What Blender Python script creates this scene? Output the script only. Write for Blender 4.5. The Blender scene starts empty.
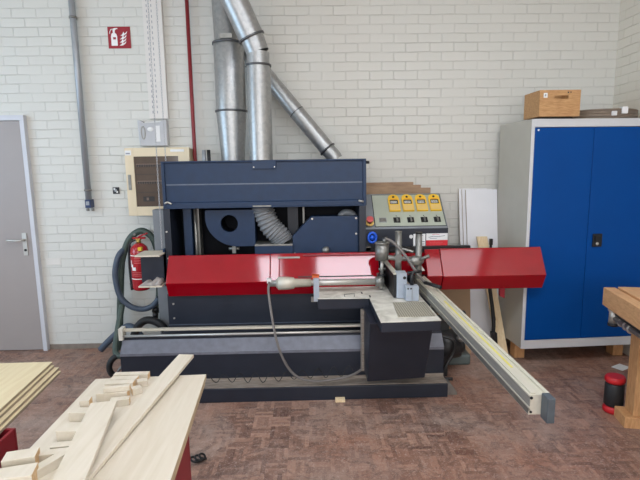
import bpy, bmesh, math, random
from mathutils import Vector, Matrix
random.seed(7)
scene = bpy.context.scene
COL = scene.collection

# ------------------------------------------------------------------ camera, world, light, exposure
PITCH, YAW, ROLL = math.radians(8.6), math.radians(1.2), math.radians(.85)
cam_d = bpy.data.cameras.new('camera'); cam = bpy.data.objects.new('camera', cam_d); COL.objects.link(cam)
cam_d.sensor_width = 36.0; cam_d.lens = 480.0/640.0*36.0
cam_d.clip_start = .05
cam.location = (0, -4.5, 1.70)
fw = Vector((math.sin(YAW)*math.cos(PITCH), math.cos(YAW)*math.cos(PITCH), -math.sin(PITCH)))
r0 = Vector((math.cos(YAW), -math.sin(YAW), 0)); u0 = r0.cross(fw)
rr = r0*math.cos(ROLL) - u0*math.sin(ROLL); uu = u0*math.cos(ROLL) + r0*math.sin(ROLL)
cam.rotation_euler = Matrix((rr, uu, -fw)).transposed().to_euler()
scene.camera = cam

world = bpy.data.worlds.new('world'); scene.world = world; world.use_nodes = True
world.node_tree.nodes['Background'].inputs[0].default_value = (.75, .85, 1, 1)
world.node_tree.nodes['Background'].inputs[1].default_value = .3

def area(name, loc, rot, sx, sy, power, col):
    d = bpy.data.lights.new(name, 'AREA'); d.shape = 'RECTANGLE'; d.size = sx; d.size_y = sy
    d.energy = power; d.color = col
    o = bpy.data.objects.new(name, d); COL.objects.link(o); o.location = loc; o.rotation_euler = rot
    return o
# daylight entering through the windows of the front wall (behind the camera) and of the left wall
area('daylight_front_a', (-1.9, -7.86, 2.2), (math.radians(90), 0, 0), 2.6, 1.7, 75, (.95, .96, 1))
area('daylight_front_b', (1.2, -7.86, 2.2), (math.radians(90), 0, 0), 2.6, 1.7, 75, (.95, .96, 1))
area('daylight_left', (-4.94, -3.0, 1.9), (0, math.radians(-90), 0), 1.8, 3.2, 105, (.55, .77, 1))

vs = scene.view_settings
scene.display_settings.display_device = 'sRGB'
vs.view_transform = 'Standard'; vs.look = 'None'; vs.gamma = 1; vs.use_curve_mapping = False
vs.exposure = 0.04
scene.cycles.use_denoising = True
scene.cycles.max_bounces = 8

# ------------------------------------------------------------------ materials
def lin(c):
    return tuple((v/255/12.92 if v/255 <= .04045 else ((v/255+.055)/1.055)**2.4) for v in c) + (1,)

def nodes_of(name):
    m = bpy.data.materials.new(name); m.use_nodes = True
    nt = m.node_tree; b = nt.nodes['Principled BSDF']
    return m, nt, b

def N(nt, t, **kw):
    n = nt.nodes.new(t)
    for k, v in kw.items(): setattr(n, k, v)
    return n

def mathn(nt, op, a, b=None):
    n = N(nt, 'ShaderNodeMath', operation=op)
    for i, v in enumerate((a, b)):
        if v is None: continue
        if isinstance(v, (int, float)): n.inputs[i].default_value = v
        else: nt.links.new(v, n.inputs[i])
    return n.outputs[0]

def pbr(name, col, rough=.5, metal=0, var=.06, scale=6, bump=0, stretch=(1, 1, 1), col2=None, coat=0, spec=.5, distort=0, rvar=0, detail=4, alpha=None, trans=0):
    m, nt, b = nodes_of(name)
    c = lin(col); 
    if col2 is None:
        lo = tuple(v*(1-var) for v in c[:3])+(1,); hi = tuple(min(1, v*(1+var)) for v in c[:3])+(1,)
    else: lo, hi = lin(col2), c
    tc = N(nt, 'ShaderNodeTexCoord'); mp = N(nt, 'ShaderNodeMapping'); mp.inputs['Scale'].default_value = stretch
    nt.links.new(tc.outputs['Object'], mp.inputs[0])
    nz = N(nt, 'ShaderNodeTexNoise'); nz.inputs['Scale'].default_value = scale; nz.inputs['Detail'].default_value = detail; nz.inputs['Distortion'].default_value = distort
    nt.links.new(mp.outputs[0], nz.inputs['Vector'])
    rp = N(nt, 'ShaderNodeValToRGB'); rp.color_ramp.elements[0].position = .3; rp.color_ramp.elements[1].position = .7
    rp.color_ramp.elements[0].color = lo; rp.color_ramp.elements[1].color = hi
    nt.links.new(nz.outputs[0], rp.inputs[0]); nt.links.new(rp.outputs[0], b.inputs['Base Color'])
    b.inputs['Roughness'].default_value = rough; b.inputs['Metallic'].default_value = metal
    b.inputs['Specular IOR Level'].default_value = spec; b.inputs['Coat Weight'].default_value = coat
    b.inputs['Coat Roughness'].default_value = .08
    b.inputs['Transmission Weight'].default_value = trans
    if rvar:
        r = mathn(nt, 'MULTIPLY_ADD', nz.outputs[0], rvar); nt.nodes[-1].inputs[2].default_value = rough-rvar/2
        nt.links.new(r, b.inputs['Roughness'])
    if bump:
        bp = N(nt, 'ShaderNodeBump'); bp.inputs['Strength'].default_value = bump; bp.inputs['Distance'].default_value = .01
        nt.links.new(nz.outputs[0], bp.inputs['Height']); nt.links.new(bp.outputs[0], b.inputs['Normal'])
    if alpha is not None: b.inputs['Alpha'].default_value = alpha
    return m

def brick_mat(name, axis):
    m, nt, b = nodes_of(name)
    g = N(nt, 'ShaderNodeNewGeometry'); sp = N(nt, 'ShaderNodeSeparateXYZ'); nt.links.new(g.outputs['Position'], sp.inputs[0])
    cb = N(nt, 'ShaderNodeCombineXYZ')
    # slight waviness of the courses
    nw = N(nt, 'ShaderNodeTexNoise'); nw.inputs['Scale'].default_value = 5; nt.links.new(g.outputs['Position'], nw.inputs['Vector'])
    w = mathn(nt, 'MULTIPLY', mathn(nt, 'SUBTRACT', nw.outputs[0], .5), .012)
    nt.links.new(mathn(nt, 'ADD', mathn(nt, 'ADD', sp.outputs[0 if axis == 'x' else 1], 6.036), w), cb.inputs[0])
    nt.links.new(mathn(nt, 'ADD', mathn(nt, 'ADD', sp.outputs[2], .077), w), cb.inputs[1])
    def bt(ms, sm):
        t = N(nt, 'ShaderNodeTexBrick'); t.offset = .5; t.inputs['Scale'].default_value = 1
        t.inputs['Brick Width'].default_value = .2165; t.inputs['Row Height'].default_value = .0797
        t.inputs['Mortar Size'].default_value = ms; t.inputs['Mortar Smooth'].default_value = sm; t.inputs['Bias'].default_value = 0
        nt.links.new(cb.outputs[0], t.inputs['Vector']); return t
    t = bt(.0035, .7)
    t.inputs['Color1'].default_value = lin((216, 215, 207)) if axis == 'x' else lin((225, 219, 205)); t.inputs['Color2'].default_value = lin((212, 211, 203)) if axis == 'x' else lin((221, 215, 201)); t.inputs['Mortar'].default_value = lin((206, 204, 197)) if axis == 'x' else lin((212, 204, 188))  # right wall warmer and lighter: missing light put into its brick colour
    t2 = bt(.0055, 1.0)
    # painted-over areas where the joints fade
    n1 = N(nt, 'ShaderNodeTexNoise'); n1.inputs['Scale'].default_value = 2.6; n1.inputs['Detail'].default_value = 5; nt.links.new(g.outputs['Position'], n1.inputs['Vector'])
    rp = N(nt, 'ShaderNodeValToRGB'); rp.color_ramp.elements[0].position = .38; rp.color_ramp.elements[1].position = .62
    rp.color_ramp.elements[0].color = (.35, .35, .35, 1)
    nt.links.new(n1.outputs[0], rp.inputs[0])
    mx = N(nt, 'ShaderNodeMix', data_type='RGBA'); nt.links.new(rp.outputs[0], mx.inputs['Factor'])
    mx.inputs[6].default_value = lin((214, 213, 205)) if axis == 'x' else lin((223, 217, 203)); nt.links.new(t.outputs['Color'], mx.inputs[7])
    nt.links.new(mx.outputs[2], b.inputs['Base Color'])
    n2 = N(nt, 'ShaderNodeTexNoise'); n2.inputs['Scale'].default_value = 55; n2.inputs['Detail'].default_value = 3; nt.links.new(g.outputs['Position'], n2.inputs['Vector'])
    h = mathn(nt, 'ADD', mathn(nt, 'MULTIPLY', t2.outputs['Fac'], mathn(nt, 'MULTIPLY', rp.outputs[0], -1)), mathn(nt, 'MULTIPLY', n2.outputs[0], .22))
    bp = N(nt, 'ShaderNodeBump'); bp.inputs['Strength'].default_value = .7; bp.inputs['Distance'].default_value = .007
    nt.links.new(h, bp.inputs['Height']); nt.links.new(bp.outputs[0], b.inputs['Normal'])
    b.inputs['Roughness'].default_value = .55
    return m

def floor_mat():
    # worn mosaic parquet: squares of five fingers, turned by 90 degrees from square to square
    m, nt, b = nodes_of('floor_parquet')
    g = N(nt, 'ShaderNodeNewGeometry'); sp = N(nt, 'ShaderNodeSeparateXYZ'); nt.links.new(g.outputs['Position'], sp.inputs[0])
    S = .125
    X = mathn(nt, 'DIVIDE', mathn(nt, 'ADD', sp.outputs[0], 20.03), S); Y = mathn(nt, 'DIVIDE', mathn(nt, 'ADD', sp.outputs[1], 20.02), S)
    ix = mathn(nt, 'FLOOR', X); iy = mathn(nt, 'FLOOR', Y)
    par = mathn(nt, 'MODULO', mathn(nt, 'ADD', ix, iy), 2)
    def sel(a, c):  # par ? a : c
        return mathn(nt, 'ADD', mathn(nt, 'MULTIPLY', a, par), mathn(nt, 'MULTIPLY', c, mathn(nt, 'SUBTRACT', 1, par)))
    f = mathn(nt, 'MULTIPLY', sel(mathn(nt, 'FRACT', X), mathn(nt, 'FRACT', Y)), 5)
    fi = mathn(nt, 'FLOOR', f)
    cb = N(nt, 'ShaderNodeCombineXYZ'); nt.links.new(ix, cb.inputs[0]); nt.links.new(iy, cb.inputs[1]); nt.links.new(fi, cb.inputs[2])
    wn = N(nt, 'ShaderNodeTexWhiteNoise', noise_dimensions='3D'); nt.links.new(cb.outputs[0], wn.inputs['Vector'])
    cb2 = N(nt, 'ShaderNodeCombineXYZ'); nt.links.new(ix, cb2.inputs[0]); nt.links.new(iy, cb2.inputs[1])
    wn2 = N(nt, 'ShaderNodeTexWhiteNoise', noise_dimensions='3D'); nt.links.new(cb2.outputs[0], wn2.inputs['Vector'])
    def noise(sc, det, dist=0, rough=.6):
        n = N(nt, 'ShaderNodeTexNoise'); n.inputs['Scale'].default_value = sc; n.inputs['Detail'].default_value = det; n.inputs['Distortion'].default_value = dist; n.inputs['Roughness'].default_value = rough
        nt.links.new(g.outputs['Position'], n.inputs['Vector']); return n.outputs[0]
    def ramp(v, p0, c0, p1, c1):
        r = N(nt, 'ShaderNodeValToRGB'); e = r.color_ramp.elements; e[0].position = p0; e[1].position = p1; e[0].color = c0; e[1].color = c1
        nt.links.new(v, r.inputs[0]); return r.outputs[0]
    def mix(fac, a, c, bt='MIX'):
        x = N(nt, 'ShaderNodeMix', data_type='RGBA', blend_type=bt)
        for s, v in ((x.inputs['Factor'], fac), (x.inputs[6], a), (x.inputs[7], c)):
            if isinstance(v, (int, float, tuple)): s.default_value = v
            else: nt.links.new(v, s)
        return x.outputs[2]
    k = mathn(nt, 'ADD', mathn(nt, 'MULTIPLY', wn.outputs['Value'], .62), mathn(nt, 'MULTIPLY', wn2.outputs['Value'], .38))
    c = ramp(k, .1, lin((114, 85, 74)), .9, lin((176, 138, 118)))
    c = mix(ramp(noise(1.1, 3), .42, (0, 0, 0, 1), .62, (.55, .55, .55, 1)), c, lin((154, 102, 78)))      # redder worn fields
    c = mix(ramp(noise(1.6, 6, .8), .46, (0, 0, 0, 1), .72, (.75, .75, .75, 1)), c, lin((174, 154, 142)))  # saw dust trodden in
    c = mix(ramp(noise(8, 9, 1.8, .8), .48, (0, 0, 0, 1), .70, (.85, .85, .85, 1)), c, lin((72, 56, 54)))
    c = mix(ramp(noise(34, 6, 2.5, .8), .52, (0, 0, 0, 1), .72, (.8, .8, .8, 1)), c, lin((206, 188, 176)))
    # joints
    e = mathn(nt, 'ABSOLUTE', mathn(nt, 'SUBTRACT', mathn(nt, 'FRACT', f), .5))
    j = mathn(nt, 'GREATER_THAN', e, .46)
    c = mix(mathn(nt, 'MULTIPLY', j, .18), c, lin((64, 46, 42)))
    nt.links.new(c, b.inputs['Base Color'])
    nt.links.new(mathn(nt, 'ADD', mathn(nt, 'MULTIPLY', noise(9, 5), .3), .34), b.inputs['Roughness'])
    bp = N(nt, 'ShaderNodeBump'); bp.inputs['Strength'].default_value = .25; bp.inputs['Distance'].default_value = .004
    nt.links.new(mathn(nt, 'SUBTRACT', noise(30, 6), mathn(nt, 'MULTIPLY', j, .6)), bp.inputs['Height']); nt.links.new(bp.outputs[0], b.inputs['Normal'])
    return m

def wood(name, c1, c2, stretch, scale=9, rough=.6):
    return pbr(name, c1, rough, col2=c2, stretch=stretch, scale=scale, distort=.6, detail=6, bump=.03)

def duct_mat():
    m, nt, b = nodes_of('galvanised_sheet')
    tc = N(nt, 'ShaderNodeTexCoord'); v = N(nt, 'ShaderNodeTexVoronoi'); v.inputs['Scale'].default_value = 45
    nt.links.new(tc.outputs['Object'], v.inputs['Vector'])
    rp = N(nt, 'ShaderNodeValToRGB'); rp.color_ramp.elements[0].color = lin((158, 160, 160)); rp.color_ramp.elements[1].color = lin((178, 178, 176))
    nt.links.new(v.outputs['Color'], rp.inputs[0]); nt.links.new(rp.outputs[0], b.inputs['Base Color'])
    b.inputs['Metallic'].default_value = .72
    nt.links.new(mathn(nt, 'ADD', mathn(nt, 'MULTIPLY', rp.outputs[0], .15), .32), b.inputs['Roughness'])
    return m

M = {}
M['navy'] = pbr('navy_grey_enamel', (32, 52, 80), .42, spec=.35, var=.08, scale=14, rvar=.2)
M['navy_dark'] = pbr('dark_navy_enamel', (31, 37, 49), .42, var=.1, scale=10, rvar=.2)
M['navy_edge'] = pbr('pale_enamel_edge', (96, 105, 120), .4, var=.1, scale=30)  # paler enamel line along the hood seam and lower body edge
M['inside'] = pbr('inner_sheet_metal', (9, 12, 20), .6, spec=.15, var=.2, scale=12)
M['black'] = pbr('black_plastic', (24, 24, 26), .45, var=.15, scale=20)
M['beamgrey'] = pbr('lit_grey_enamel', (112, 114, 124), .4, var=.12, scale=20, rvar=.25)  # paler grey: light on the upward slope is put into the colour
M['red'] = pbr('red_gloss_paint', (154, 6, 24), .07, var=.06, scale=9, coat=.4, rvar=.03)
M['darkred'] = pbr('dark_red_steel_paint', (132, 26, 38), .45, var=.08, scale=9)
M['steel'] = pbr('bright_steel', (196, 193, 186), .35, metal=.6, var=.04, scale=30)
M['dullsteel'] = pbr('dull_steel', (142, 141, 136), .42, metal=.7, var=.15, scale=25)
M['dust'] = pbr('dusty_cast_iron', (234, 230, 218), .65, col2=(188, 182, 168), scale=9, detail=7, distort=.8)
M['ledge'] = pbr('dusty_ledge_metal', (172, 162, 150), .55, col2=(128, 114, 102), metal=.1, scale=12, stretch=(1, 8, 8), detail=6)
M['alu'] = pbr('aluminium', (212, 207, 190), .42, metal=.25, var=.03, scale=12, stretch=(8, 1, 8))
M['alushade'] = pbr('aluminium_slot_shade', (146, 144, 137), .5, metal=.2, var=.1, scale=14, stretch=(8, 1, 8))  # darker aluminium, shade of the rail groove put into the colour
M['yellowtape'] = pbr('yellow_rule_tape', (226, 216, 110), .5, var=.06, scale=30)
M['plate'] = pbr('grey_end_plate', (88, 97, 104), .4, metal=.3, var=.1, scale=30)
M['white'] = pbr('white_plastic', (226, 226, 224), .4, var=.03)
M['paper'] = pbr('white_paper', (232, 232, 230), .7, var=.03)
M['print'] = pbr('grey_print', (150, 152, 160), .7, var=.05)
M['redprint'] = pbr('red_print', (214, 38, 50), .5, var=.05)
M['blockgrey'] = pbr('pale_grey_cast', (168, 176, 186), .4, var=.06, scale=20)
M['duct'] = duct_mat()
M['ductring'] = pbr('dark_duct_joint', (104, 106, 108), .4, metal=.8, var=.1)
M['hosegrey'] = pbr('warm_grey_hose', (116, 110, 106), .5, var=.08, scale=20)
M['flex'] = pbr('grey_flexible_hose', (128, 130, 132), .5, metal=.1, var=.1, scale=20)
M['conduit'] = pbr('grey_conduit', (162, 166, 170), .38, metal=.4, var=.06, scale=10)
M['redpipe'] = pbr('red_pipe_paint', (134, 34, 40), .4, var=.06)
M['signred'] = pbr('sign_red', (150, 20, 36), .45, var=.04)
M['signwhite'] = pbr('sign_white', (240, 238, 236), .45, var=.02)
M['cream'] = pbr('cream_enamel', (226, 210, 178), .4, var=.03)
M['creamshade'] = pbr('cream_enamel_shaded', (196, 180, 146), .45, var=.04)  # darker copy of the cream enamel, side shade put into the colour
M['smoke'] = pbr('smoked_window', (92, 78, 68), .12, var=.1, coat=.3)
M['breaker'] = pbr('dark_breaker', (40, 36, 34), .5, var=.1)
M['breaker_rail'] = pbr('brown_rail', (116, 96, 82), .5, var=.1)
M['holder'] = pbr('translucent_grey_plastic', (190, 191, 194), .25, var=.05, coat=.4)
M['holder_dark'] = pbr('grey_plastic_slot', (168, 166, 160), .3, var=.05)
M['trunk'] = pbr('pale_trunking', (222, 218, 212), .45, var=.02)
M['bluecap'] = pbr('dark_blue_plug', (36, 56, 96), .4, var=.1)
M['hose_green'] = pbr('green_grey_hose', (66, 80, 72), .5, var=.12, scale=20)
M['hose_blue'] = pbr('blue_grey_hose', (70, 82, 98), .45, var=.1, scale=20)
M['ext'] = pbr('extinguisher_red', (170, 20, 34), .25, var=.04, coat=.4)
M['brass'] = pbr('brass_fitting', (190, 160, 90), .35, metal=.8, var=.1)
M['doorleaf'] = pbr('door_grey_beige', (160, 152, 148), .45, var=.025, scale=3)
M['doorframe'] = pbr('door_frame_grey', (204, 205, 210), .4, var=.02)
M['base'] = pbr('cement_skirting', (138, 126, 114), .7, var=.15, scale=14)
M['panelgreen'] = pbr('grey_green_panel', (172, 178, 162), .5, var=.05)
M['panelgrey'] = pbr('grey_console', (128, 132, 136), .45, var=.08)
M['yellow'] = pbr('yellow_counter', (236, 190, 52), .45, var=.05)
M['yellowpale'] = pbr('dusty_yellow', (222, 186, 110), .55, var=.06)
M['orange'] = pbr('orange_plastic', (206, 92, 40), .5, var=.06)
M['blue_ring'] = pbr('blue_handwheel', (28, 92, 210), .4, var=.06)
M['salmon'] = pbr('stop_button_red', (202, 92, 92), .4, var=.06)
M['cardboard'] = pbr('brown_board', (176, 146, 116), .75, col2=(150, 122, 98), scale=8, stretch=(1, 1, 6))
M['mdf'] = pbr('mdf_board', (170, 142, 112), .75, var=.06, scale=5)
M['laminate'] = pbr('white_laminate', (232, 233, 236), .3, var=.02)
M['laminate_edge'] = pbr('chipboard_edge', (190, 172, 148), .7, var=.1, scale=40)
M['cab_grey'] = pbr('light_grey_enamel', (204, 205, 206), .4, var=.02)
M['cab_side'] = pbr('warm_grey_enamel', (186, 182, 170), .45, var=.03)
M['cab_blue'] = pbr('blue_enamel', (0, 68, 140), .4, var=.05, scale=3, coat=0, spec=.15)
M['pine'] = wood('pine_plank', (242, 222, 184), (226, 198, 152), (10, 10, 1.2))
M['crate'] = wood('oak_crate', (200, 156, 106), (172, 126, 80), (2, 8, 12))
M['bench'] = wood('beech_bench', (214, 166, 116), (190, 140, 92), (8, 8, 1.5))
M['bench_top'] = wood('beech_bench_top', (218, 172, 124), (196, 148, 102), (10, 1.5, 10))
M['ply'] = wood('birch_face', (222, 208, 172), (212, 194, 156), (14, 1.2, 14), 4)
M['pale'] = wood('pale_lime_wood', (214, 204, 187), (205, 194, 174), (12, 1.0, 12), 4)
M['pale_edge'] = wood('pale_wood_edge', (206, 186, 152), (176, 154, 122), (20, 1, 20), 5)
M['endgrain'] = wood('end_grain', (224, 190, 146), (196, 158, 114), (10, 10, 10), 9)
M['ply_edge'] = pbr('plywood_edge', (168, 154, 132), .7, col2=(136, 122, 102), scale=12, stretch=(1, 1, 18))
M['toolred'] = pbr('tool_red', (196, 32, 40), .45, var=.05)
M['rubber'] = pbr('black_rubber', (30, 32, 34), .55, var=.12, scale=18)
M['cloth'] = pbr('grey_rag', (184, 176, 170), .9, col2=(150, 142, 136), scale=18, bump=.3)
M['coil'] = pbr('steel_strap', (132, 118, 104), .5, metal=.3, var=.2, scale=20, stretch=(1, 1, 14))
M['clear'] = pbr('pale_tape', (226, 226, 226), .3, var=.04)
M['ceiling'] = pbr('ceiling_white', (226, 222, 214), .8, var=.02)
M['plaster'] = pbr('plaster_white', (222, 218, 210), .7, var=.02)
M['junk'] = pbr('oily_black_metal', (38, 38, 38), .5, var=.3, scale=20)
M['greenblock'] = pbr('dull_green_plastic', (84, 94, 92), .5, var=.1)
M['lamp_body'] = pbr('lamp_housing', (230, 230, 230), .4, var=.02)
M['brick_x'] = brick_mat('painted_brick', 'x'); M['brick_y'] = brick_mat('painted_brick_side_lit', 'y')
M['floor'] = floor_mat()
def emis(name, col, s):
    m, nt, b = nodes_of(name); b.inputs['Base Color'].default_value = (.8, .8, .8, 1)
    b.inputs['Emission Color'].default_value = col; b.inputs['Emission Strength'].default_value = s; return m
M['lamp_fill'] = emis('added_fill_diffuser', (.95, .95, 1, 1), 3.2)  # glow of the added lamp on the cabinet side
M['lamp'] = emis('lamp_diffuser', (.86, .91, 1, 1), 12.0)

# grille: fine expanded pattern on the table pad
def grille_mat():
    m, nt, b = nodes_of('ribbed_rubber_pad')
    g = N(nt, 'ShaderNodeTexCoord'); mp = N(nt, 'ShaderNodeMapping'); mp.inputs['Rotation'].default_value = (0, 0, math.radians(45)); nt.links.new(g.outputs['Object'], mp.inputs[0])
    c = N(nt, 'ShaderNodeTexChecker'); c.inputs['Scale'].default_value = 90; nt.links.new(mp.outputs[0], c.inputs[0])
    c.inputs[1].default_value = lin((126, 122, 110)); c.inputs[2].default_value = lin((186, 178, 158))
    nt.links.new(c.outputs[0], b.inputs['Base Color']); b.inputs['Roughness'].default_value = .7
    return m
M['grille'] = grille_mat()

# ------------------------------------------------------------------ mesh builder (world coordinates; shifted to the parent's origin when linked)
class MB:
    def __init__(s): s.v = []; s.f = []; s.fm = []; s.sm = []; s.mats = []
    def mi(s, m):
        m = M[m] if isinstance(m, str) else m
        if m not in s.mats: s.mats.append(m)
        return s.mats.index(m)
    def add(s, vs_, fs, m, smooth=False, mat=None):
        o = len(s.v); k = s.mi(m)
        s.v += [tuple(mat @ Vector(p)) if mat else tuple(p) for p in vs_]
        for f in fs: s.f.append([i+o for i in f]); s.fm.append(k); s.sm.append(smooth)
        return s
    def box(s, lo, hi, m, mat=None):
        (a, b, c), (d, e, g) = lo, hi
        return s.add([(a,b,c),(d,b,c),(d,e,c),(a,e,c),(a,b,g),(d,b,g),(d,e,g),(a,e,g)],
                     [(3,2,1,0),(4,5,6,7),(0,1,5,4),(1,2,6,5),(2,3,7,6),(3,0,4,7)], m, mat=mat)
    def prism(s, prof, axis, a, b, m, mat=None):
        # profile: list of 2-tuples in the two other axes (in xyz order)
        def P(p, t):
            return (t, p[0], p[1]) if axis == 'x' else ((p[0], t, p[1]) if axis == 'y' else (p[0], p[1], t))
        n = len(prof); vv = [P(p, a) for p in prof] + [P(p, b) for p in prof]
        fs = [tuple(range(n-1, -1, -1)), tuple(range(n, 2*n))] + [(i, (i+1) % n, n+(i+1) % n, n+i) for i in range(n)]
        return s.add(vv, fs, m, mat=mat)
    def tube(s, path, r, m, n=12, caps=True, smooth=True):
        P = [Vector(p) for p in path]; k = len(P); vv = []; up = None
        for i, p in enumerate(P):
            t = (P[min(i+1, k-1)] - P[max(i-1, 0)]).normalized()
            if up is None: up = Vector((0, 0, 1)) if abs(t.z) < .9 else Vector((0, 1, 0))
            a = (up - t*up.dot(t)).normalized(); up = a; b = t.cross(a)
            ri = r[i] if isinstance(r, (list, tuple)) else r
            vv += [p + (a*math.cos(2*math.pi*j/n) + b*math.sin(2*math.pi*j/n))*ri for j in range(n)]
        fs = [(i*n+j, i*n+(j+1) % n, (i+1)*n+(j+1) % n, (i+1)*n+j) for i in range(k-1) for j in range(n)]
        s.add(vv, fs, m, smooth)
        if caps:
            s.add(vv[:n], [tuple(range(n-1, -1, -1))], m); s.add(vv[-n:], [tuple(range(n))], m)
        return s
    def cyl(s, a, b, r, m, n=20): return s.tube([a, b], r, m, n)
    def sphere(s, c, r, m, n=12, sc=(1, 1, 1)):
        vv = []; fs = []
        for i in range(n+1):
            th = math.pi*i/n
            for j in range(2*n):
                ph = math.pi*j/n
                vv.append((c[0]+r*sc[0]*math.sin(th)*math.cos(ph), c[1]+r*sc[1]*math.sin(th)*math.sin(ph), c[2]+r*sc[2]*math.cos(th)))
        for i in range(n):
            for j in range(2*n): fs.append((i*2*n+j, (i+1)*2*n+j, (i+1)*2*n+(j+1) % (2*n), i*2*n+(j+1) % (2*n)))
        return s.add(vv, fs, m, True)
    def build(s, name, parent=None, origin=None, bevel=0):
        off = Vector(world_loc(parent)) if parent else Vector(origin if origin else (0, 0, 0))
        me = bpy.data.meshes.new(name); me.from_pydata([tuple(Vector(p)-off) for p in s.v], [], s.f)
        for m in s.mats: me.materials.append(m)
        for p, k, q in zip(me.polygons, s.fm, s.sm): p.material_index = k; p.use_smooth = q
        bm = bmesh.new(); bm.from_mesh(me); bmesh.ops.remove_doubles(bm, verts=bm.verts, dist=1e-6); bmesh.ops.recalc_face_normals(bm, faces=bm.faces); bm.to_mesh(me); bm.free()
        me.update()
        o = bpy.data.objects.new(name, me); COL.objects.link(o)
        if parent: o.parent = parent
        else: o.location = off
        if bevel:
            md = o.modifiers.new('edge', 'BEVEL'); md.width = bevel; md.segments = 2; md.limit_method = 'ANGLE'; md.angle_limit = math.radians(40)
        return o
def world_loc(o):
    v = Vector((0, 0, 0))
    while o: v += o.location; o = o.parent
    return v
def tag(o, label=None, cat=None, group=None, kind=None):
    if label: o['label'] = label
    if cat: o['category'] = cat
    if group: o['group'] = group
    if kind: o['kind'] = kind
    return o
def thing(name, loc, label, cat, group=None):
    o = bpy.data.objects.new(name, None); COL.objects.link(o); o.location = loc; o.empty_display_size = .1
    return tag(o, label, cat, group)
def spline(pts, n=8):
    P = [Vector(p) for p in pts]; out = []
    P = [P[0]*2-P[1]] + P + [P[-1]*2-P[-2]]
    for i in range(1, len(P)-2):
        a, b, c, d = P[i-1:i+3]
        for k in range(n):
            t = k/n
            out.append(.5*((2*b)+(c-a)*t+(2*a-5*b+4*c-d)*t*t+(3*b-a-3*c+d)*t**3))
    out.append(P[-2]); return out
def ring(c, rx, rz, n=40, axis='y', a0=0, a1=2*math.pi):
    out = []
    for i in range(n+1):
        a = a0+(a1-a0)*i/n
        out.append((c[0]+rx*math.cos(a), c[1], c[2]+rz*math.sin(a)) if axis == 'y' else (c[0]+rx*math.cos(a), c[1]+rz*math.sin(a), c[2]))
    return out

# ------------------------------------------------------------------ the room
XL, XR, YF, H = -5.0, 2.815, -8.0, 3.9
def struct(o): return tag(o, kind='structure')
struct(MB().box((XL-.1, YF-.1, -.1), (XR+.1, .1, 0), 'floor').build('floor'))
struct(MB().box((XL-.1, YF-.1, H), (XR+.1, .1, H+.1), 'ceiling').build('ceiling'))
struct(MB().box((XL-.1, 0, 0), (XR+.1, .12, H), 'brick_x').build('wall_back'))
struct(MB().box((XR, YF, 0), (XR+.12, 0, H), 'brick_y').build('wall_right'))
# left wall with one window opening, front wall with two
w = MB(); y0, y1, z0, z1 = -4.6, -1.4, 1.0, 2.8
w.box((XL-.12, YF, 0), (XL, y0, H), 'plaster').box((XL-.12, y1, 0), (XL, 0, H), 'plaster').box((XL-.12, y0, 0), (XL, y1, z0), 'plaster').box((XL-.12, y0, z1), (XL, y1, H), 'plaster')
struct(w.build('wall_left'))
w = MB(); fx = [(-3.2, -.6), (-.1, 2.5)]; z0f, z1f = 1.35, 3.05
w.box((XL, YF-.12, 0), (XR, YF, z0f), 'plaster').box((XL, YF-.12, z1f), (XR, YF, H), 'plaster')
for a, b in ((XL, fx[0][0]), (fx[0][1], fx[1][0]), (fx[1][1], XR)): w.box((a, YF-.12, z0f), (b, YF, z1f), 'plaster')
struct(w.build('wall_front'))
def win_frame(name, axis, a, b, za, zb, at):
    m = MB(); t = .05
    bars = [(a, a+t, za, zb), (b-t, b, za, zb), ((a+b)/2-t/2, (a+b)/2+t/2, za, zb), (a, b, za, za+t), (a, b, zb-t, zb)]
    for p, q, r_, s_ in bars:
        if axis == 'y': m.box((p, at-.06, r_), (q, at-.02, s_), 'white')
        else: m.box((at-.06, p, r_), (at-.02, q, s_), 'white')
    return struct(m.build(name))
win_frame('window_1', 'y', fx[0][0], fx[0][1], z0f, z1f, YF); win_frame('window_2', 'y', fx[1][0], fx[1][1], z0f, z1f, YF)
win_frame('window_3', 'x', y0, y1, z0, z1, XL)
b = MB().box((-2.53, -.012, 0), (-.9, -.0005, .048), 'base').build('baseboard_back', bevel=.002); struct(b)
# door
dr = MB().box((-3.46, -.03, .008), (-2.575, -.001, 2.152), 'doorleaf').build('door_1', origin=(-3.0, 0, 0)); struct(dr)
fr = MB().box((-2.572, -.05, 0), (-2.535, -.001, 2.2), 'doorframe').box((-3.5, -.05, 0), (-3.463, -.001, 2.2), 'doorframe').box((-3.4628, -.0495, 2.155), (-2.5722, -.001, 2.2), 'doorframe')
fr.build('door_frame', dr)
h = MB().box((-2.665, -.04, .93), (-2.625, -.0305, 1.14), 'steel').cyl((-2.645, -.04, 1.075), (-2.645, -.085, 1.075), .011, 'steel')
h.tube(spline([(-2.645, -.085, 1.075), (-2.68, -.09, 1.075), (-2.78, -.088, 1.078)]), .0105, 'steel').cyl((-2.645, -.044, .98), (-2.645, -.04, .98), .012, 'black')
h.build('door_handle', dr)

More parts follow.
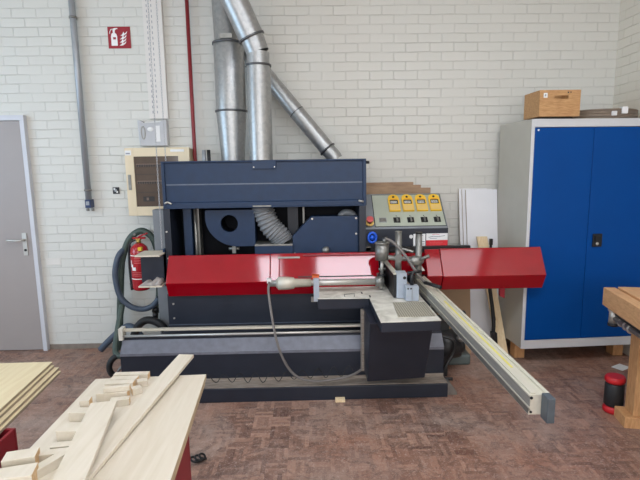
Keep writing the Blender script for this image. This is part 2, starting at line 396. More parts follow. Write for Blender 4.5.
# ceiling lamps (behind and above the camera's field of view)
def ceiling_lamp(x0, x1, y0, y1, label, glow='lamp'):
    t = thing('ceiling_light', ((x0+x1)/2, (y0+y1)/2, H-.002), label, 'ceiling lamp', 'ceiling lamps')
    MB().box((x0-.03, y0-.03, H-.08), (x1+.03, y1+.03, H-.002), 'lamp_body').build('housing', t)
    MB().box((x0, y0, H-.086), (x1, y1, H-.081), glow).build('diffuser', t)
ceiling_lamp(.10, 1.40, -3.85, -2.85, 'wide ceiling lamp above the sliding table side of the machine')
ceiling_lamp(-.80, -.47, -3.85, -2.85, 'narrow ceiling lamp left of the wide one above the machine')
ceiling_lamp(-3.6, -3.2, -3.85, -2.85, 'ceiling lamp at the door side')
ceiling_lamp(1.72, 2.66, -3.85, -2.85, 'added weaker ceiling lamp brightening the cabinet side of the room', 'lamp_fill')  # added to brighten right wall, cabinet and the right guard's reflection
ceiling_lamp(-.45, .45, -6.7, -5.9, 'ceiling lamp at the window side of the room')

# ------------------------------------------------------------------ wall fittings
t = thing('conduit', (-2.02, 0, 1.34), 'grey steel conduit pipe running up the brick wall beside the door', 'pipe')
MB().cyl((-2.02, -.05, 1.44), (-2.02, -.05, H-.002), .027, 'conduit').build('pipe_run', t)
for z in (3.015, 1.525):
    MB().cyl((-2.02, -.05, z-.009), (-2.02, -.05, z+.009), .033, 'dullsteel').box((-2.03, -.03, z-.01), (-2.01, -.0005, z+.01), 'dullsteel').build('pipe_clip', t)
MB().box((-2.044, -.08, 1.365), (-1.993, -.002, 1.44), 'bluecap').box((-2.034, -.086, 1.39), (-2.003, -.079, 1.425), 'conduit').cyl((-1.99, -.05, 1.335), (-1.99, -.05, 1.36), .014, 'dullsteel').cyl((-2.035, -.05, 1.335), (-2.035, -.05, 1.36), .014, 'dullsteel').build('socket_box', t, bevel=.004)

s = thing('fire_sign', (-1.65, 0, 2.86), 'red fire extinguisher sign with white pictogram on the brick wall', 'sign')
MB().box((-1.749, -.006, 2.768), (-1.553, -.0008, 2.95), 'signred').build('sign_board', s)
def flat(pts, m, y=-.0062, th=.0012):
    return MB().prism(pts, 'y', y-th, y, m)
p = MB()
p.prism([(-1.722, 2.79), (-1.668, 2.79), (-1.668, 2.868), (-1.722, 2.868)], 'y', -.0075, -.0062, 'signwhite')
p.prism([(-1.722, 2.868), (-1.668, 2.868), (-1.674, 2.89), (-1.690, 2.9), (-1.703, 2.9), (-1.716, 2.89)], 'y', -.0075, -.0062, 'signwhite')
p.prism([(-1.704, 2.9), (-1.686, 2.9), (-1.686, 2.918), (-1.672, 2.93), (-1.684, 2.934), (-1.712, 2.928), (-1.724, 2.915), (-1.728, 2.89), (-1.734, 2.893), (-1.731, 2.92), (-1.712, 2.936), (-1.68, 2.942), (-1.66, 2.93), (-1.67, 2.915)][:4] + [(-1.66, 2.93), (-1.664, 2.938), (-1.69, 2.938), (-1.704, 2.93)], 'y', -.0075, -.0062, 'signwhite')
p.tube([(-1.7, -.007, 2.93), (-1.72, -.007, 2.926), (-1.73, -.007, 2.905), (-1.733, -.007, 2.89)], .004, 'signwhite', 6)
p.prism([(-1.704, 2.843), (-1.68, 2.843), (-1.68, 2.862), (-1.704, 2.862)], 'y', -.008, -.0076, 'signred')
p.build('extinguisher_pictogram', s)
fl = MB()
for z, x0, hgt in ((2.79, -1.652, .03), (2.815, -1.65, .032), (2.843, -1.646, .034), (2.872, -1.64, .036)):
    k = [(x0, z), (x0+.03, z+.002), (x0+.055, z+.02), (x0+.062, z+.04), (x0+.046, z+.024), (x0+.036, z+.018), (x0+.03, z+hgt), (x0+.018, z+.014)]
    fl.prism(k, 'y', -.0075, -.0062, 'signwhite')
fl.build('flame_pictogram', s)

t = thing('cable_trunking', (-1.33, 0, 2.15), 'white perforated cable trunking running up above the document holder', 'trunking')
q = MB().box((-1.42, -.045, 2.155), (-1.255, -.001, H-.002), 'trunk')
z = 2.2
while z < 3.85:
    for x in (-1.385, -1.345): q.box((x-.003, -.0462, z), (x+.003, -.0452, z+.022), 'print')
    z += .045
q.build('trunking_body', t)

t = thing('document_holder', (-1.39, 0, 1.91), 'translucent grey plastic document holder on the wall above the cream cabinet', 'document holder')
MB().prism([(-1.522, 2.14), (-1.50, 2.142), (-1.47, 2.118), (-1.33, 2.118), (-1.29, 2.142), (-1.265, 2.142), (-1.265, 1.912), (-1.512, 1.912)], 'y', -.075, -.001, 'holder').build('pocket', t, bevel=.006)
MB().tube(ring((-1.475, -.077, 2.03), .016, .055, 20), .005, 'holder_dark', 6).build('pocket_window', t)
MB().box((-1.365, -.0775, 1.95), (-1.325, -.0755, 2.09), 'paper').build('paper_slip', t)
MB().sphere((-1.41, -.075, 2.06), .028, 'white', 8, (1, .15, .7)).build('badge', t)
MB().box((-1.47, -.02, 2.118), (-1.33, -.005, 2.134), 'paper').build('paper_stack', t)

# cream distribution cabinet
t = thing('distribution_cabinet', (-1.35, 0, 1.3), 'cream electrical cabinet with smoked window on the brick wall', 'electrical cabinet')
MB().box((-1.615, -.13, 1.305), (-1.054, -.001, 1.885), 'creamshade').build('housing', t, bevel=.004)
d = MB(); X0, X1, Z0, Z1 = -1.624, -1.056, 1.295, 1.893; x0, x1, z0, z1 = -1.548, -1.155, 1.375, 1.818
d.box((X0, -.16, Z0), (x0, -.1305, Z1), 'cream').box((x1, -.16, Z0), (X1, -.1305, Z1), 'cream').box((x0, -.16, Z0), (x1, -.1305, z0), 'cream').box((x0, -.16, z1), (x1, -.1305, Z1), 'cream')
dd = d.build('door', t, bevel=.002)
MB().box((x0, -.15, z0), (x1, -.1445, z1), 'smoke').build('smoked_window', dd)
MB().box((-1.606, -.168, 1.525), (-1.58, -.1605, 1.66), 'dullsteel').build('handle', dd, bevel=.003)
MB().box((-1.62, -.162, 1.83), (-1.565, -.1605, 1.872), 'paper').box((-1.612, -.1628, 1.84), (-1.575, -.1621, 1.852), 'print').build('sticker', dd)
MB().box((-1.22, -.162, 1.856), (-1.1, -.1605, 1.876), 'paper').build('label_strip', dd)
for z in (1.735, 1.585):
    r = MB().box((x0+.015, -.1525, z-.008), (x1-.01, -.1505, z+.02), 'breaker_rail')
    for k in range(17): r.box((x0+.02+k*.021, -.1545, z-.007), (x0+.036+k*.021, -.1526, z+.012), 'breaker')
    r.build('breaker_row', dd)
MB().box((x0+.06, -.1525, 1.42), (x0+.16, -.1505, 1.465), 'breaker').box((x0+.09, -.154, 1.43), (x0+.11, -.1526, 1.455), 'breaker_rail').build('lower_breaker', dd)
for z in (1.66, 1.5): MB().box((x0+.01, -.1515, z), (x1-.01, -.1502, z+.004), 'breaker').build('seam', dd)

t = thing('wall_switch', (-1.78, 0, 1.515), 'small black wall switch left of the cream electrical cabinet', 'switch')
MB().box((-1.81, -.014, 1.486), (-1.752, -.001, 1.547), 'black').build('switch_plate', t, bevel=.003)
MB().box((-1.8, -.019, 1.52), (-1.786, -.0145, 1.54), 'white').box((-1.776, -.019, 1.495), (-1.762, -.0145, 1.512), 'white').box((-1.79, -.021, 1.505), (-1.772, -.0145, 1.528), 'conduit').build('rocker', t)
tag(MB().box((-2.487, -.006, .828), (-2.35, -.0005, .893), 'plaster').build('blank_wall_plate', origin=(-2.42, 0, .86), bevel=.003), 'painted-over blank plate on the brick wall right of the door', 'plate')
tag(MB().cyl((-1.033, -.045, 0.02), (-1.033, -.045, H-.002), .0165, 'redpipe').build('heating_pipe', origin=(-1.033, -.045, 0)), 'thin dark red pipe running up the wall left of the ducts', 'pipe')
tag(MB().cyl((-.895, -.3, 1.7), (-.895, -.3, 1.862), .017, 'conduit').build('pipe_stub', origin=(-.895, -.3, 1.7)), 'left of two short grey pipe stubs behind the machine hood', 'pipe', 'pipe stubs behind the hood')
tag(MB().cyl((-.855, -.3, 1.7), (-.855, -.3, 1.862), .015, 'black').build('pipe_stub', origin=(-.855, -.3, 1.7)), 'right, darker one of two short pipe stubs behind the hood', 'pipe', 'pipe stubs behind the hood')
def chain(path, lab):
    m = MB(); P = [Vector(p) for p in path]; a, b = P; L = (b-a).length; n = int(L/.02)
    for i in range(n):
        c = a.lerp(b, (i+.5)/n)
        pts = [(c.x+.0045*math.cos(k*math.pi/4)*(1 if i % 2 else .2), c.y+.0045*math.cos(k*math.pi/4)*(.2 if i % 2 else 1), c.z+.0135*math.sin(k*math.pi/4)) for k in range(9)]
        m.tube(pts, .0015, 'holder', 4, caps=False)
    return tag(m.build('chain', origin=path[1]), lab, 'chain', 'hanging chains')
chain([(-1.176, -.64, H-.002), (-1.20, -.64, 1.07)], 'long steel chain hanging down the left edge of the machine')
chain([(-1.128, -.61, H-.002), (-1.134, -.61, 1.772)], 'shorter steel chain ending on the hood of the machine')

# ------------------------------------------------------------------ ducts
t = thing('extraction_duct', (-.64, -.4, 1.76), 'thick vertical galvanised duct tapering down into the hood', 'duct', 'galvanised extraction ducts')
d = MB(); cx, cy = -.647, -.30
d.tube([(cx, cy, 1.765), (cx, cy, 1.79), (cx, cy, 2.17), (cx, cy, 2.19), (cx, cy, 2.72), (cx, cy, 2.74), (cx-.015, cy, 3.2), (cx-.015, cy, H-.002)], [.1, .1, .126, .126, .126, .114, .114, .114], 'duct', 32, caps=False).build('duct_run', t)
for z in (2.18, 2.725): MB().tube([(cx, cy, z-.008), (cx, cy, z+.008)],   .135, 'ductring', 32).build('flange', t)
MB().box((cx-.05, cy-.130, 2.74), (cx+.05, cy-.112, 2.775), 'dullsteel').build('clamp', t)
t = thing('extraction_duct', (-.39, -.55, 1.76), 'galvanised duct that bends up to the left above the hood', 'duct', 'galvanised extraction ducts')
cx, cy = -.384, -.53
MB().tube([(cx, cy, 1.765), (cx, cy, 2.5)], .094, 'duct', 32, caps=False).build('duct_run', t)
MB().tube([(cx, cy, 2.5), (cx-.0, cy, 2.6)], .09, 'duct', 32, caps=False).build('collar', t)
MB().tube([(cx, cy, 2.6), (cx-.045, cy-.005, 2.72)], [.09, .094], 'duct', 32, caps=False).build('elbow', t)
MB().tube([(cx-.045, cy-.005, 2.71), (cx-.215, cy-.06, 3.1), (cx-.45, cy-.1, 3.6), (cx-.52, cy-.1, H-.002)], .1, 'duct', 32, caps=False).build('slanted_run', t)
MB().tube([(cx, cy, 2.495), (cx, cy, 2.51)], .102, 'ductring', 32).build('flange', t)
dv = Vector((-.17, -.055, .39)).normalized()
for c in (Vector((cx-.047, cy-.006, 2.715)), Vector((cx-.183, cy-.05, 3.03))):
    MB().tube([c-dv*.008, c+dv*.008], .108, 'ductring', 32).build('flange', t)
t = thing('extraction_duct', (.2, -.3, 1.76), 'thin galvanised duct slanting down to the right behind the hood', 'duct', 'galvanised extraction ducts')
a, b = Vector((-.60, -.09, 2.80)), Vector((.165, -.27, 1.855))
MB().tube([a, b], .068, 'duct', 24, caps=False).build('duct_run', t)
MB().tube(spline([b, b+Vector((.05, 0, -.055)), (.235, -.27, 1.767)], 4), .064, 'duct', 24, caps=False).build('elbow', t)
dv = (b-a).normalized(); MB().tube([b-dv*.006, b+dv*.006], .077, 'ductring', 24).build('flange', t)
c = a.lerp(b, .66); MB().tube([c-dv*.004, c+dv*.004], .070, 'ductring', 24).build('seam', t)

# ------------------------------------------------------------------ the machine
mc = thing('tenoning_machine', (-.2, -.65, 0), 'large navy grey tenoning machine with red guards and sliding table', 'machine')
def part(m, name, par=mc, bevel=0, label=None):
    o = m.build(name, par, bevel=bevel)
    if label: o['label'] = label
    return o
# base: profile along x (y, z)
b = MB()
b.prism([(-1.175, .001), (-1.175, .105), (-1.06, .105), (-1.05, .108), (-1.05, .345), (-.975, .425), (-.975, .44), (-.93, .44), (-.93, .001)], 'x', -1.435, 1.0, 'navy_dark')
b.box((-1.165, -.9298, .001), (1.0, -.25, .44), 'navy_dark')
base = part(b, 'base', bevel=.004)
part(MB().prism([(-1.052, .345), (-.978, .425), (-.974, .421), (-1.048, .341)], 'x', -1.434, .999, 'beamgrey').box((-1.434, -1.0532, .325), (.999, -1.0502, .345), 'beamgrey'), 'sloped_face', label='sloped grey face, paler with light from above painted in')
part(MB().box((-1.43, -1.16, .1052), (.998, -1.0525, .112), 'ledge').box((-1.43, -1.056, .112), (.998, -1.051, .135), 'ledge'), 'ledge_strip', label='dusty metal ledge strip')
part(MB().box((-1.45, -.975, .489), (.9, -.935, .505), 'alu'), 'guide_rail', bevel=.003, label='pale dusty flat guide rail')
part(MB().cyl((-1.425, -.985, .458), (.9, -.985, .458), .0095, 'steel', 14), 'guide_rail', label='bright round steel rail')
part(MB().box((-1.455, -1.0, .43), (-1.425, -.93, .52), 'dust'), 'rail_bracket')
part(MB().box((.87, -1.0, .43), (.9, -.93, .52), 'navy_dark'), 'rail_bracket')
part(MB().prism([(1.0, .02), (1.07, .02), (1.07, .03), (1.025, .1), (1.0, .1)], 'y', -1.14, -1.09, 'dullsteel').box((1.0, -1.14, 0), (1.08, -1.0, .02), 'dullsteel').cyl((1.045, -1.1, .02), (1.045, -1.1, .045), .012, 'dullsteel', 6), 'foot_bracket')
# upright body: panel below the guard, posts, back sheets
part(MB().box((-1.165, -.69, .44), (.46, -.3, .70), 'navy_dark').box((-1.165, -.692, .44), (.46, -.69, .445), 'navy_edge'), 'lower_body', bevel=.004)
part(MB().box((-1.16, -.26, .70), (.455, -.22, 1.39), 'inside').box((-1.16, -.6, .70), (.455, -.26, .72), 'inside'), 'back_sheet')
for x in (-1.185, .405):
    part(MB().box((x, -.6, .70 if x > 0 else .4405), (x+.055, -.24, 1.385), 'navy_dark'), 'post', bevel=.003)
part(MB().box((-1.05, -.5, .72), (-.985, -.3, 1.385), 'navy').box((-.955, -.44, .72), (-.935, -.32, 1.385), 'dullsteel').cyl((-.96, -.47, .72), (-.96, -.47, 1.385), .012, 'dullsteel'), 'column')
part(MB().box((-.19, -.36, .9), (-.10, -.28, 1.385), 'navy_dark').box((-.06, -.34, .9), (-.045, -.3, 1.385), 'dullsteel'), 'column')
for z in (.5, .62): part(MB().cyl((-1.12, -.696, z), (-1.12, -.69, z), .008, 'steel', 8), 'screw')
for z in (.98, 1.2): part(MB().cyl((-1.165, -.606, z), (-1.165, -.6, z), .008, 'steel', 8), 'screw')
# hood
hd = MB()
hd.box((-1.18, -.6, 1.385), (.462, -.2, 1.395), 'navy').box((-1.18, -.6, 1.395), (-1.155, -.2, 1.76), 'navy').box((.437, -.6, 1.395), (.462, -.2, 1.76), 'navy')
hd.box((-1.155, -.588, 1.395), (.437, -.575, 1.752), 'navy').box((-1.18, -.605, 1.752), (.462, -.2, 1.765), 'navy').box((-1.155, -.22, 1.395), (.437, -.2, 1.752), 'navy')
hd.prism([(-.589, 1.44), (-.6, 1.43), (-.6, 1.395), (-.589, 1.395)], 'x', -1.154, .436, 'navy')
hood = part(hd, 'hood', bevel=.003)
part(MB().box((-1.15, -.5905, 1.573), (.432, -.5882, 1.583), 'navy_edge'), 'seam_strip', hood)
part(MB().box((-.452, -.6075, 1.695), (-.262, -.5885, 1.7645), 'navy'), 'latch_plate', hood, .002)
for x in (-.44, -.274): part(MB().cyl((x, -.6105, 1.71), (x, -.6078, 1.71), .005, 'steel', 8), 'screw', hood)
part(MB().cyl((.462, -.57, 1.735), (.49, -.57, 1.735), .012, 'black', 10), 'knob', hood)
part(MB().box((-.46, -.604, 1.392), (-.31, -.6002, 1.402), 'dullsteel'), 'hood_clip', hood)
part(MB().cyl((.44, -.607, 1.42), (.40, -.607, 1.43), .008, 'steel', 8), 'hood_catch', hood)
part(MB().tube(spline([(-1.165, -.607, 1.43), (-1.14, -.612, 1.44), (-1.11, -.607, 1.425)]), .007, 'steel', 8), 'hood_catch', hood)
# blower housing (scroll outline with a round intake)
cx, cz, R = -.672, 1.247, .072
outl = [(-.46, 1.055), (-.46, 1.36), (-.868, 1.36)]
for k in range(0, 13):
    a = math.radians(180+k*7.2); outl.append((-.60+.272*math.cos(a), 1.30+.247*math.sin(a)))
bmh = bmesh.new()
n = 32; inner = [(cx+R*math.cos(2*math.pi*i/n), cz+R*math.sin(2*math.pi*i/n)) for i in range(n)]
def loop(pts, y):
    vs_ = [bmh.verts.new((p[0], y, p[1])) for p in pts]; return vs_, [bmh.edges.new((vs_[i], vs_[(i+1) % len(vs_)])) for i in range(len(vs_))]
ov, oe = loop(outl, -.5); iv, ie = loop(inner, -.5)
bmesh.ops.triangle_fill(bmh, edges=oe+ie, use_beauty=True)
faces = [f for f in bmh.faces]
ret = bmesh.ops.extrude_face_region(bmh, geom=faces)
bmesh.ops.translate(bmh, verts=[g for g in ret['geom'] if isinstance(g, bmesh.types.BMVert)], vec=(0, .2, 0))
bmesh.ops.recalc_face_normals(bmh, faces=bmh.faces)
me = bpy.data.meshes.new('blower_housing'); bmh.transform(Matrix.Translation(-mc.location)); bmh.to_mesh(me); bmh.free(); me.materials.append(M['navy'])
blow = bpy.data.objects.new('blower_housing', me); COL.objects.link(blow); blow.parent = mc
part(MB().tube([(cx, -.46, cz), (cx, -.3, cz)], R-.001, 'inside', 24, caps=False), 'intake', blow)
part(MB().box((-.66, -.48, .99), (-.63, -.45, 1.05), 'dullsteel').cyl((-.69, -.465, 1.03), (-.60, -.465, 1.03), .013, 'dullsteel'), 'mount_bolt', blow)
# bench box and corrugated hose
part(MB().box((-.46, -.56, .72), (-.145, -.36, 1.06), 'navy').box((-.46, -.562, 1.06), (-.145, -.36, 1.076), 'dullsteel'), 'duct_box', bevel=.003)
pth = spline([(-.395, -.46, 1.41), (-.385, -.46, 1.34), (-.335, -.46, 1.22), (-.265, -.46, 1.14), (-.225, -.46, 1.075)], 30)
part(MB().tube(pth, [.088 + .006*math.sin(i*2*math.pi/8) for i in range(len(pth))], 'flex', 24, caps=False), 'corrugated_hose')
# saw blade cover with the chamfered corner
cov = part(MB().prism([(-.145, .72), (.405, .72), (.405, 1.298), (.015, 1.298), (-.145, 1.135)], 'y', -.54, -.4, 'navy'), 'blade_cover', bevel=.004)
part(MB().sphere((.13, -.575, 1.02), .032, 'dullsteel', 10).cyl((.13, -.56, 1.0), (.13, -.54, 1.0), .018, 'dullsteel'), 'knob', cov)
for x, z in ((.02, 1.28), (.385, 1.28), (.385, 1.15), (-.13, .99)): part(MB().cyl((x, -.547, z), (x, -.54, z), .009, 'steel', 8), 'screw', cov)
part(MB().tube(ring((.32, -.45, 1.27), .06, .05, 16, a0=0, a1=math.pi), .03, 'flex', 10), 'hose_stub')
# red guards: v-shaped rails
def guard(x0, x1, m='red', ztop=1.026, zf=.81, zb=.69, dy=0):
    g = [(-.66+dy, ztop), (-.655+dy, ztop+.006), (-.645+dy, ztop+.006), (-.70+dy, zb), (-.72+dy, zb), (-.78+dy, zf)]
    return MB().prism(g, 'x', x0, x1, m)
gl = part(guard(-1.146, -.325, ztop=1.006), 'guard', bevel=.004)
gc = part(guard(-.322, .55, ztop=1.006), 'guard', bevel=.004)
part(guard(.925, 1.046, ztop=1.024, zf=.834, zb=.715, dy=-.03), 'guard', bevel=.004)
part(MB().box((.63, -.585, .80), (1.0, -.575, .985), 'red'), 'inner_shield')
g_r = part(guard(1.05, 1.875, ztop=1.028, zf=.83, zb=.708, dy=-.03), 'guard', bevel=.004)
def onface(x0, x1, t0, t1, m, out=.004, ztop=1.006, zf=.81, dy=0):   # a strip on the sloping upper face; t runs from top (0) to fold (1)
    A = Vector((0, -.66+dy, ztop)); Bv = Vector((0, -.78+dy, zf)); nrm = Vector((0, -(ztop-zf), .12)).normalized()
    if nrm.y > 0: nrm = -nrm
    a = A.lerp(Bv, t0); b_ = A.lerp(Bv, t1)
    pts = [a+nrm*.0006, b_+nrm*.0006, b_+nrm*out, a+nrm*out]
    return MB().prism([(p.y, p.z) for p in pts], 'x', x0, x1, m)
part(onface(-.262, -.085, .10, .16, 'dullsteel', .008), 'hinge', gc)
part(onface(-.06, .545, .04, .09, 'darkred', .01), 'stiffener', gc)
part(onface(-.10, .5, .83, .87, 'black', .003), 'slot', gc)
part(onface(-.255, -.245, 0, 1, 'darkred', .003), 'seam', gc)
part(MB().box((1.2, -.64, .72), (1.25, -.4, .76), 'navy_dark').box((.7, -.5, .72), (1.25, -.42, .78), 'navy_dark'), 'guard_arm', g_r)
part(MB().prism([(1.525, .712), (1.565, .712), (1.565, .63), (1.527, .65)], 'y', -.765, -.735, 'darkred'), 'bracket', g_r)
# right-hand column that carries table and guard
part(MB().box((.47, -.62, .44), (1.0, -.25, .74), 'navy_dark'), 'spindle_housing', bevel=.004)
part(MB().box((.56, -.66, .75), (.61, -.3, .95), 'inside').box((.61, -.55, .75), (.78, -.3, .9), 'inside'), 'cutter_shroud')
# table (L-shaped, top z = .75), slides on the rails
tb = MB(); zt = .75
outline = [(.048, -1.085), (.426, -1.10), (.428, -1.655), (.808, -1.64), (.808, -.62), (.048, -.62)]
tb.prism(outline, 'z', zt-.006, zt, 'dust')
table = part(tb, 'table', bevel=.002, label='dusty cast iron table top')
ap = MB()
ap.box((.05, -1.083, .665), (.43, -.7, .7435), 'navy_dark'); ap.prism([(.431, -1.652), (.805, -1.637), (.805, -.65), (.431, -.65)], 'z', .68, .7435, 'navy_dark')
part(ap, 'table_apron', bevel=.003)
part(MB().prism([(.55, -1.57), (.792, -1.56), (.798, -1.24), (.572, -1.24)], 'z', .7502, .7535, 'grille'), 'ribbed_pad', table)
part(MB().box((.38, -.98, .7503), (.392, -.93, .752), 'black').box((.43, -1.03, .7503), (.442, -1.08, .752), 'black'), 'slot', table)
part(MB().box((.02, -1.06, .72), (.06, -1.02, .895), 'blockgrey').box((0, -1.05, .715), (.06, -1.03, .75), 'dullsteel'), 'stop_plate', table)
part(MB().box((.01, -1.04, .89), (.062, -.98, .91), 'orange'), 'orange_clip', table)
part(MB().tube([(.25, -1.055, .752), (.25, -.99, .752), (.33, -.98, .752), (.32, -1.055, .752)], .003, 'dullsteel', 6), 'wire_bow', table)
# pedestal: leaning box below the table
pd = MB(); A0, A1 = .315, .685
lo = [(.385, -1.32, .205), (.795, -1.30, .215), (.795, -1.06, .215), (.385, -1.06, .205)]
hi = [(.385, -1.47, .679), (.812, -1.455, .679), (.812, -1.06, .679), (.385, -1.06, .679)]
pd.add(lo+hi, [(3,2,1,0),(4,5,6,7),(0,1,5,4),(1,2,6,5),(2,3,7,6),(3,0,4,7)], 'navy_dark')
part(pd, 'pedestal', bevel=.004)
part(MB().box((.365, -1.13, .20), (.384, -1.06, .66), 'ledge'), 'pedestal_edge', label='dusty brownish edge strip')
# fence
fc = MB().box((.60, -1.12, .755), (.618, -.62, .925), 'black')
part(fc, 'fence'); part(MB().box((.598, -1.12, .9255), (.632, -.62, .936), 'alu'), 'fence_cap')
part(MB().box((.62, -1.14, .755), (.692, -1.05, .94), 'blockgrey').cyl((.675, -1.142, .905), (.675, -1.14, .905), .012, 'black', 10), 'clamp_block', bevel=.004)
part(MB().box((.67, -1.22, .755), (.762, -1.145, .86), 'blockgrey').cyl((.685, -1.222, .845), (.685, -1.22, .845), .007, 'black', 8).cyl((.705, -1.222, .845), (.705, -1.22, .845), .007, 'black', 8).box((.712, -1.223, .757), (.715, -1.22, .856), 'dullsteel'), 'clamp_block', bevel=.004)
# long aluminium rail towards the camera
ra = part(MB().prism([(.823, .752), (.90, .752), (.90, .832), (.823, .832), (.823, .826), (.829, .826), (.829, .784), (.823, .784), (.823, .778), (.829, .778), (.829, .764), (.823, .764)], 'y', -2.80, -.8, 'alu'), 'fence_rail')
part(MB().box((.8255, -2.80, .785), (.8288, -.81, .825), 'alushade').box((.8228, -2.80, .7535), (.8232, -.81, .777), 'dullsteel'), 'rail_groove', ra)  # darker strip in the groove paints its shade
part(MB().box((.858, -2.55, .8322), (.868, -1.5, .8335), 'yellowtape'), 'measuring_tape', ra)
part(MB().box((.832, -2.795, .8322), (.85, -.9, .8385), 'alu').box((.885, -2.80, .8322), (.90, -.81, .84), 'alu'), 'rail_lip', ra)
part(MB().box((.87, -2.852, .742), (.899, -2.801, .84), 'plate'), 'end_plate', ra, .002)
part(MB().cyl((.832, -2.803, .82), (.832, -2.80, .82), .006, 'black', 8).cyl((.832, -2.803, .763), (.832, -2.80, .763), .005, 'black', 8), 'screw', ra)
part(MB().sphere((.935, -1.66, .79), .022, 'black', 10, (.9, .9, 1.2)).cyl((.9005, -1.66, .77), (.935, -1.66, .78), .008, 'black', 8), 'knob', ra)
# round shaft in front of the guard
sh = part(MB().cyl((-.32, -.90, .825), (.56, -.90, .825), .024, 'steel', 18), 'shaft')
part(MB().tube([(-.265, -.9, .825), (-.25, -.9, .825), (-.25, -.9, .825), (-.19, -.9, .825), (-.185, -.9, .825), (-.13, -.9, .825), (-.125, -.9, .825), (.0, -.9, .825)], [.03, .048, .05, .05, .05, .044, .034, .03], 'alu', 20), 'collar', sh)
part(MB().cyl((.50, -.9, .825), (.56, -.9, .825), .04, 'dullsteel', 18), 'bearing', sh)
part(MB().box((-.335, -.92, .83), (-.30, -.88, .865), 'white'), 'hose_coupling', sh)
part(MB().box((.53, -.88, .76), (.56, -.70, .86), 'dullsteel'), 'shaft_arm', sh)
part(MB().box((-.2, -.88, .81), (-.17, -.75, .84), 'dullsteel'), 'shaft_arm', sh)
# pneumatic clamp
cl = part(MB().cyl((.555, -.85, .985), (.555, -.85, 1.11), .053, 'dullsteel', 20).cyl((.555, -.85, 1.11), (.555, -.85, 1.122), .058, 'dullsteel', 20), 'clamp_cylinder')
part(MB().cyl((.555, -.85, .985), (.555, -.85, .87), .013, 'steel', 10).cyl((.555, -.85, .87), (.555, -.85, .85), .035, 'black', 12).cyl((.53, -.85, .91), (.585, -.85, .91), .01, 'dullsteel', 8), 'piston', cl)
part(MB().cyl((.575, -.85, 1.122), (.575, -.85, 1.15), .016, 'dullsteel', 10).cyl((.56, -.85, 1.15), (.60, -.85, 1.155), .012, 'black', 10), 'fitting', cl)
for x, zt_, m_ in ((.682, 1.205, 'dullsteel'), (.84, 1.195, 'dullsteel')):
    c_ = part(MB().cyl((x, -.85, .752), (x, -.85, zt_-.01), .026, m_, 16).cyl((x, -.85, zt_-.01), (x, -.85, zt_), .027, 'dullsteel' if x < .7 else 'black', 16), 'clamp_column')
part(MB().tube(spline([(.58, -.86, 1.01), (.66, -.86, .995), (.76, -.86, .99), (.86, -.86, .975)]), .019, 'dullsteel', 10).cyl((.68, -.88, 1.0), (.68, -.82, 1.0), .032, 'dullsteel', 12), 'clamp_arm')
part(MB().sphere((.815, -.87, .975), .05, 'dullsteel', 10, (1.3, .7, .8)).cyl((.84, -.90, .99), (.91, -.91, 1.02), .013, 'dullsteel', 8), 'clamp_joint')
part(MB().tube(spline([(.575, -.86, 1.155), (.64, -.88, 1.12), (.72, -.93, 1.03), (.80, -1.0, .90), (.84, -1.08, .85)]), .011, 'hosegrey', 8), 'pneumatic_hose')
part(MB().tube(spline([(.69, -.83, 1.07), (.75, -.84, 1.055), (.80, -.85, 1.04)]), .011, 'dullsteel', 8), 'pneumatic_hose')
part(MB().cyl((.72, -1.18, .865), (.72, -1.18, .95), .014, 'black', 12).cyl((.69, -1.18, .95), (.79, -1.17, .958), .011, 'black', 8), 'clamp_lever')
part(MB().tube([(.82, -1.15, .87), (.90, -1.28, .865)], .014, 'black', 8), 'lever_grip')
part(MB().prism([(.845, .88), (.905, .88), (.852, .955)], 'y', -.803, -.8, 'paper'), 'warning_sticker')
# blue handwheel
part(MB().tube(ring((.515, -.585, 1.12), .032, .04, 20), .011, 'blue_ring', 8).sphere((.515, -.585, 1.12), .02, 'blue_ring', 8).cyl((.515, -.585, 1.12), (.515, -.55, 1.12), .01, 'white', 8), 'blue_handwheel')
part(MB().box((.465, -.6, 1.01), (.50, -.555, 1.045), 'dullsteel'), 'bracket')
# control console
cp = MB()
cp.prism([(-.55, .99), (-.55, 1.195), (-.275, 1.458), (-.235, 1.458), (-.235, .99)], 'x', .463, 1.153, 'panelgrey')
con = part(cp, 'control_console', bevel=.004)
part(MB().box((.465, -.5535, .995), (1.153, -.5506, 1.185), 'navy_dark'), 'front_plate', con)
part(MB().box((.463, -.60, 1.005), (1.33, -.555, 1.04), 'black').box((1.2, -.56, .98), (1.24, -.42, 1.02), 'black'), 'black_rail', con)
sl = Vector((0, .275, .263)).normalized(); nr = Vector((0, -.263, .275)).normalized()
MS = Matrix(((1, 0, 0, 0), (0, sl.y, nr.y, -.55), (0, sl.z, nr.z, 1.195), (0, 0, 0, 1)))   # local: x, along slope, out of slope
def onslope(): return MB()
part(MB().box((.548, .015, .0006), (1.138, .365, .004), 'panelgreen', MS).box((.543, .01, .0003), (1.143, .37, .0016), 'inside', MS), 'face_plate', con)
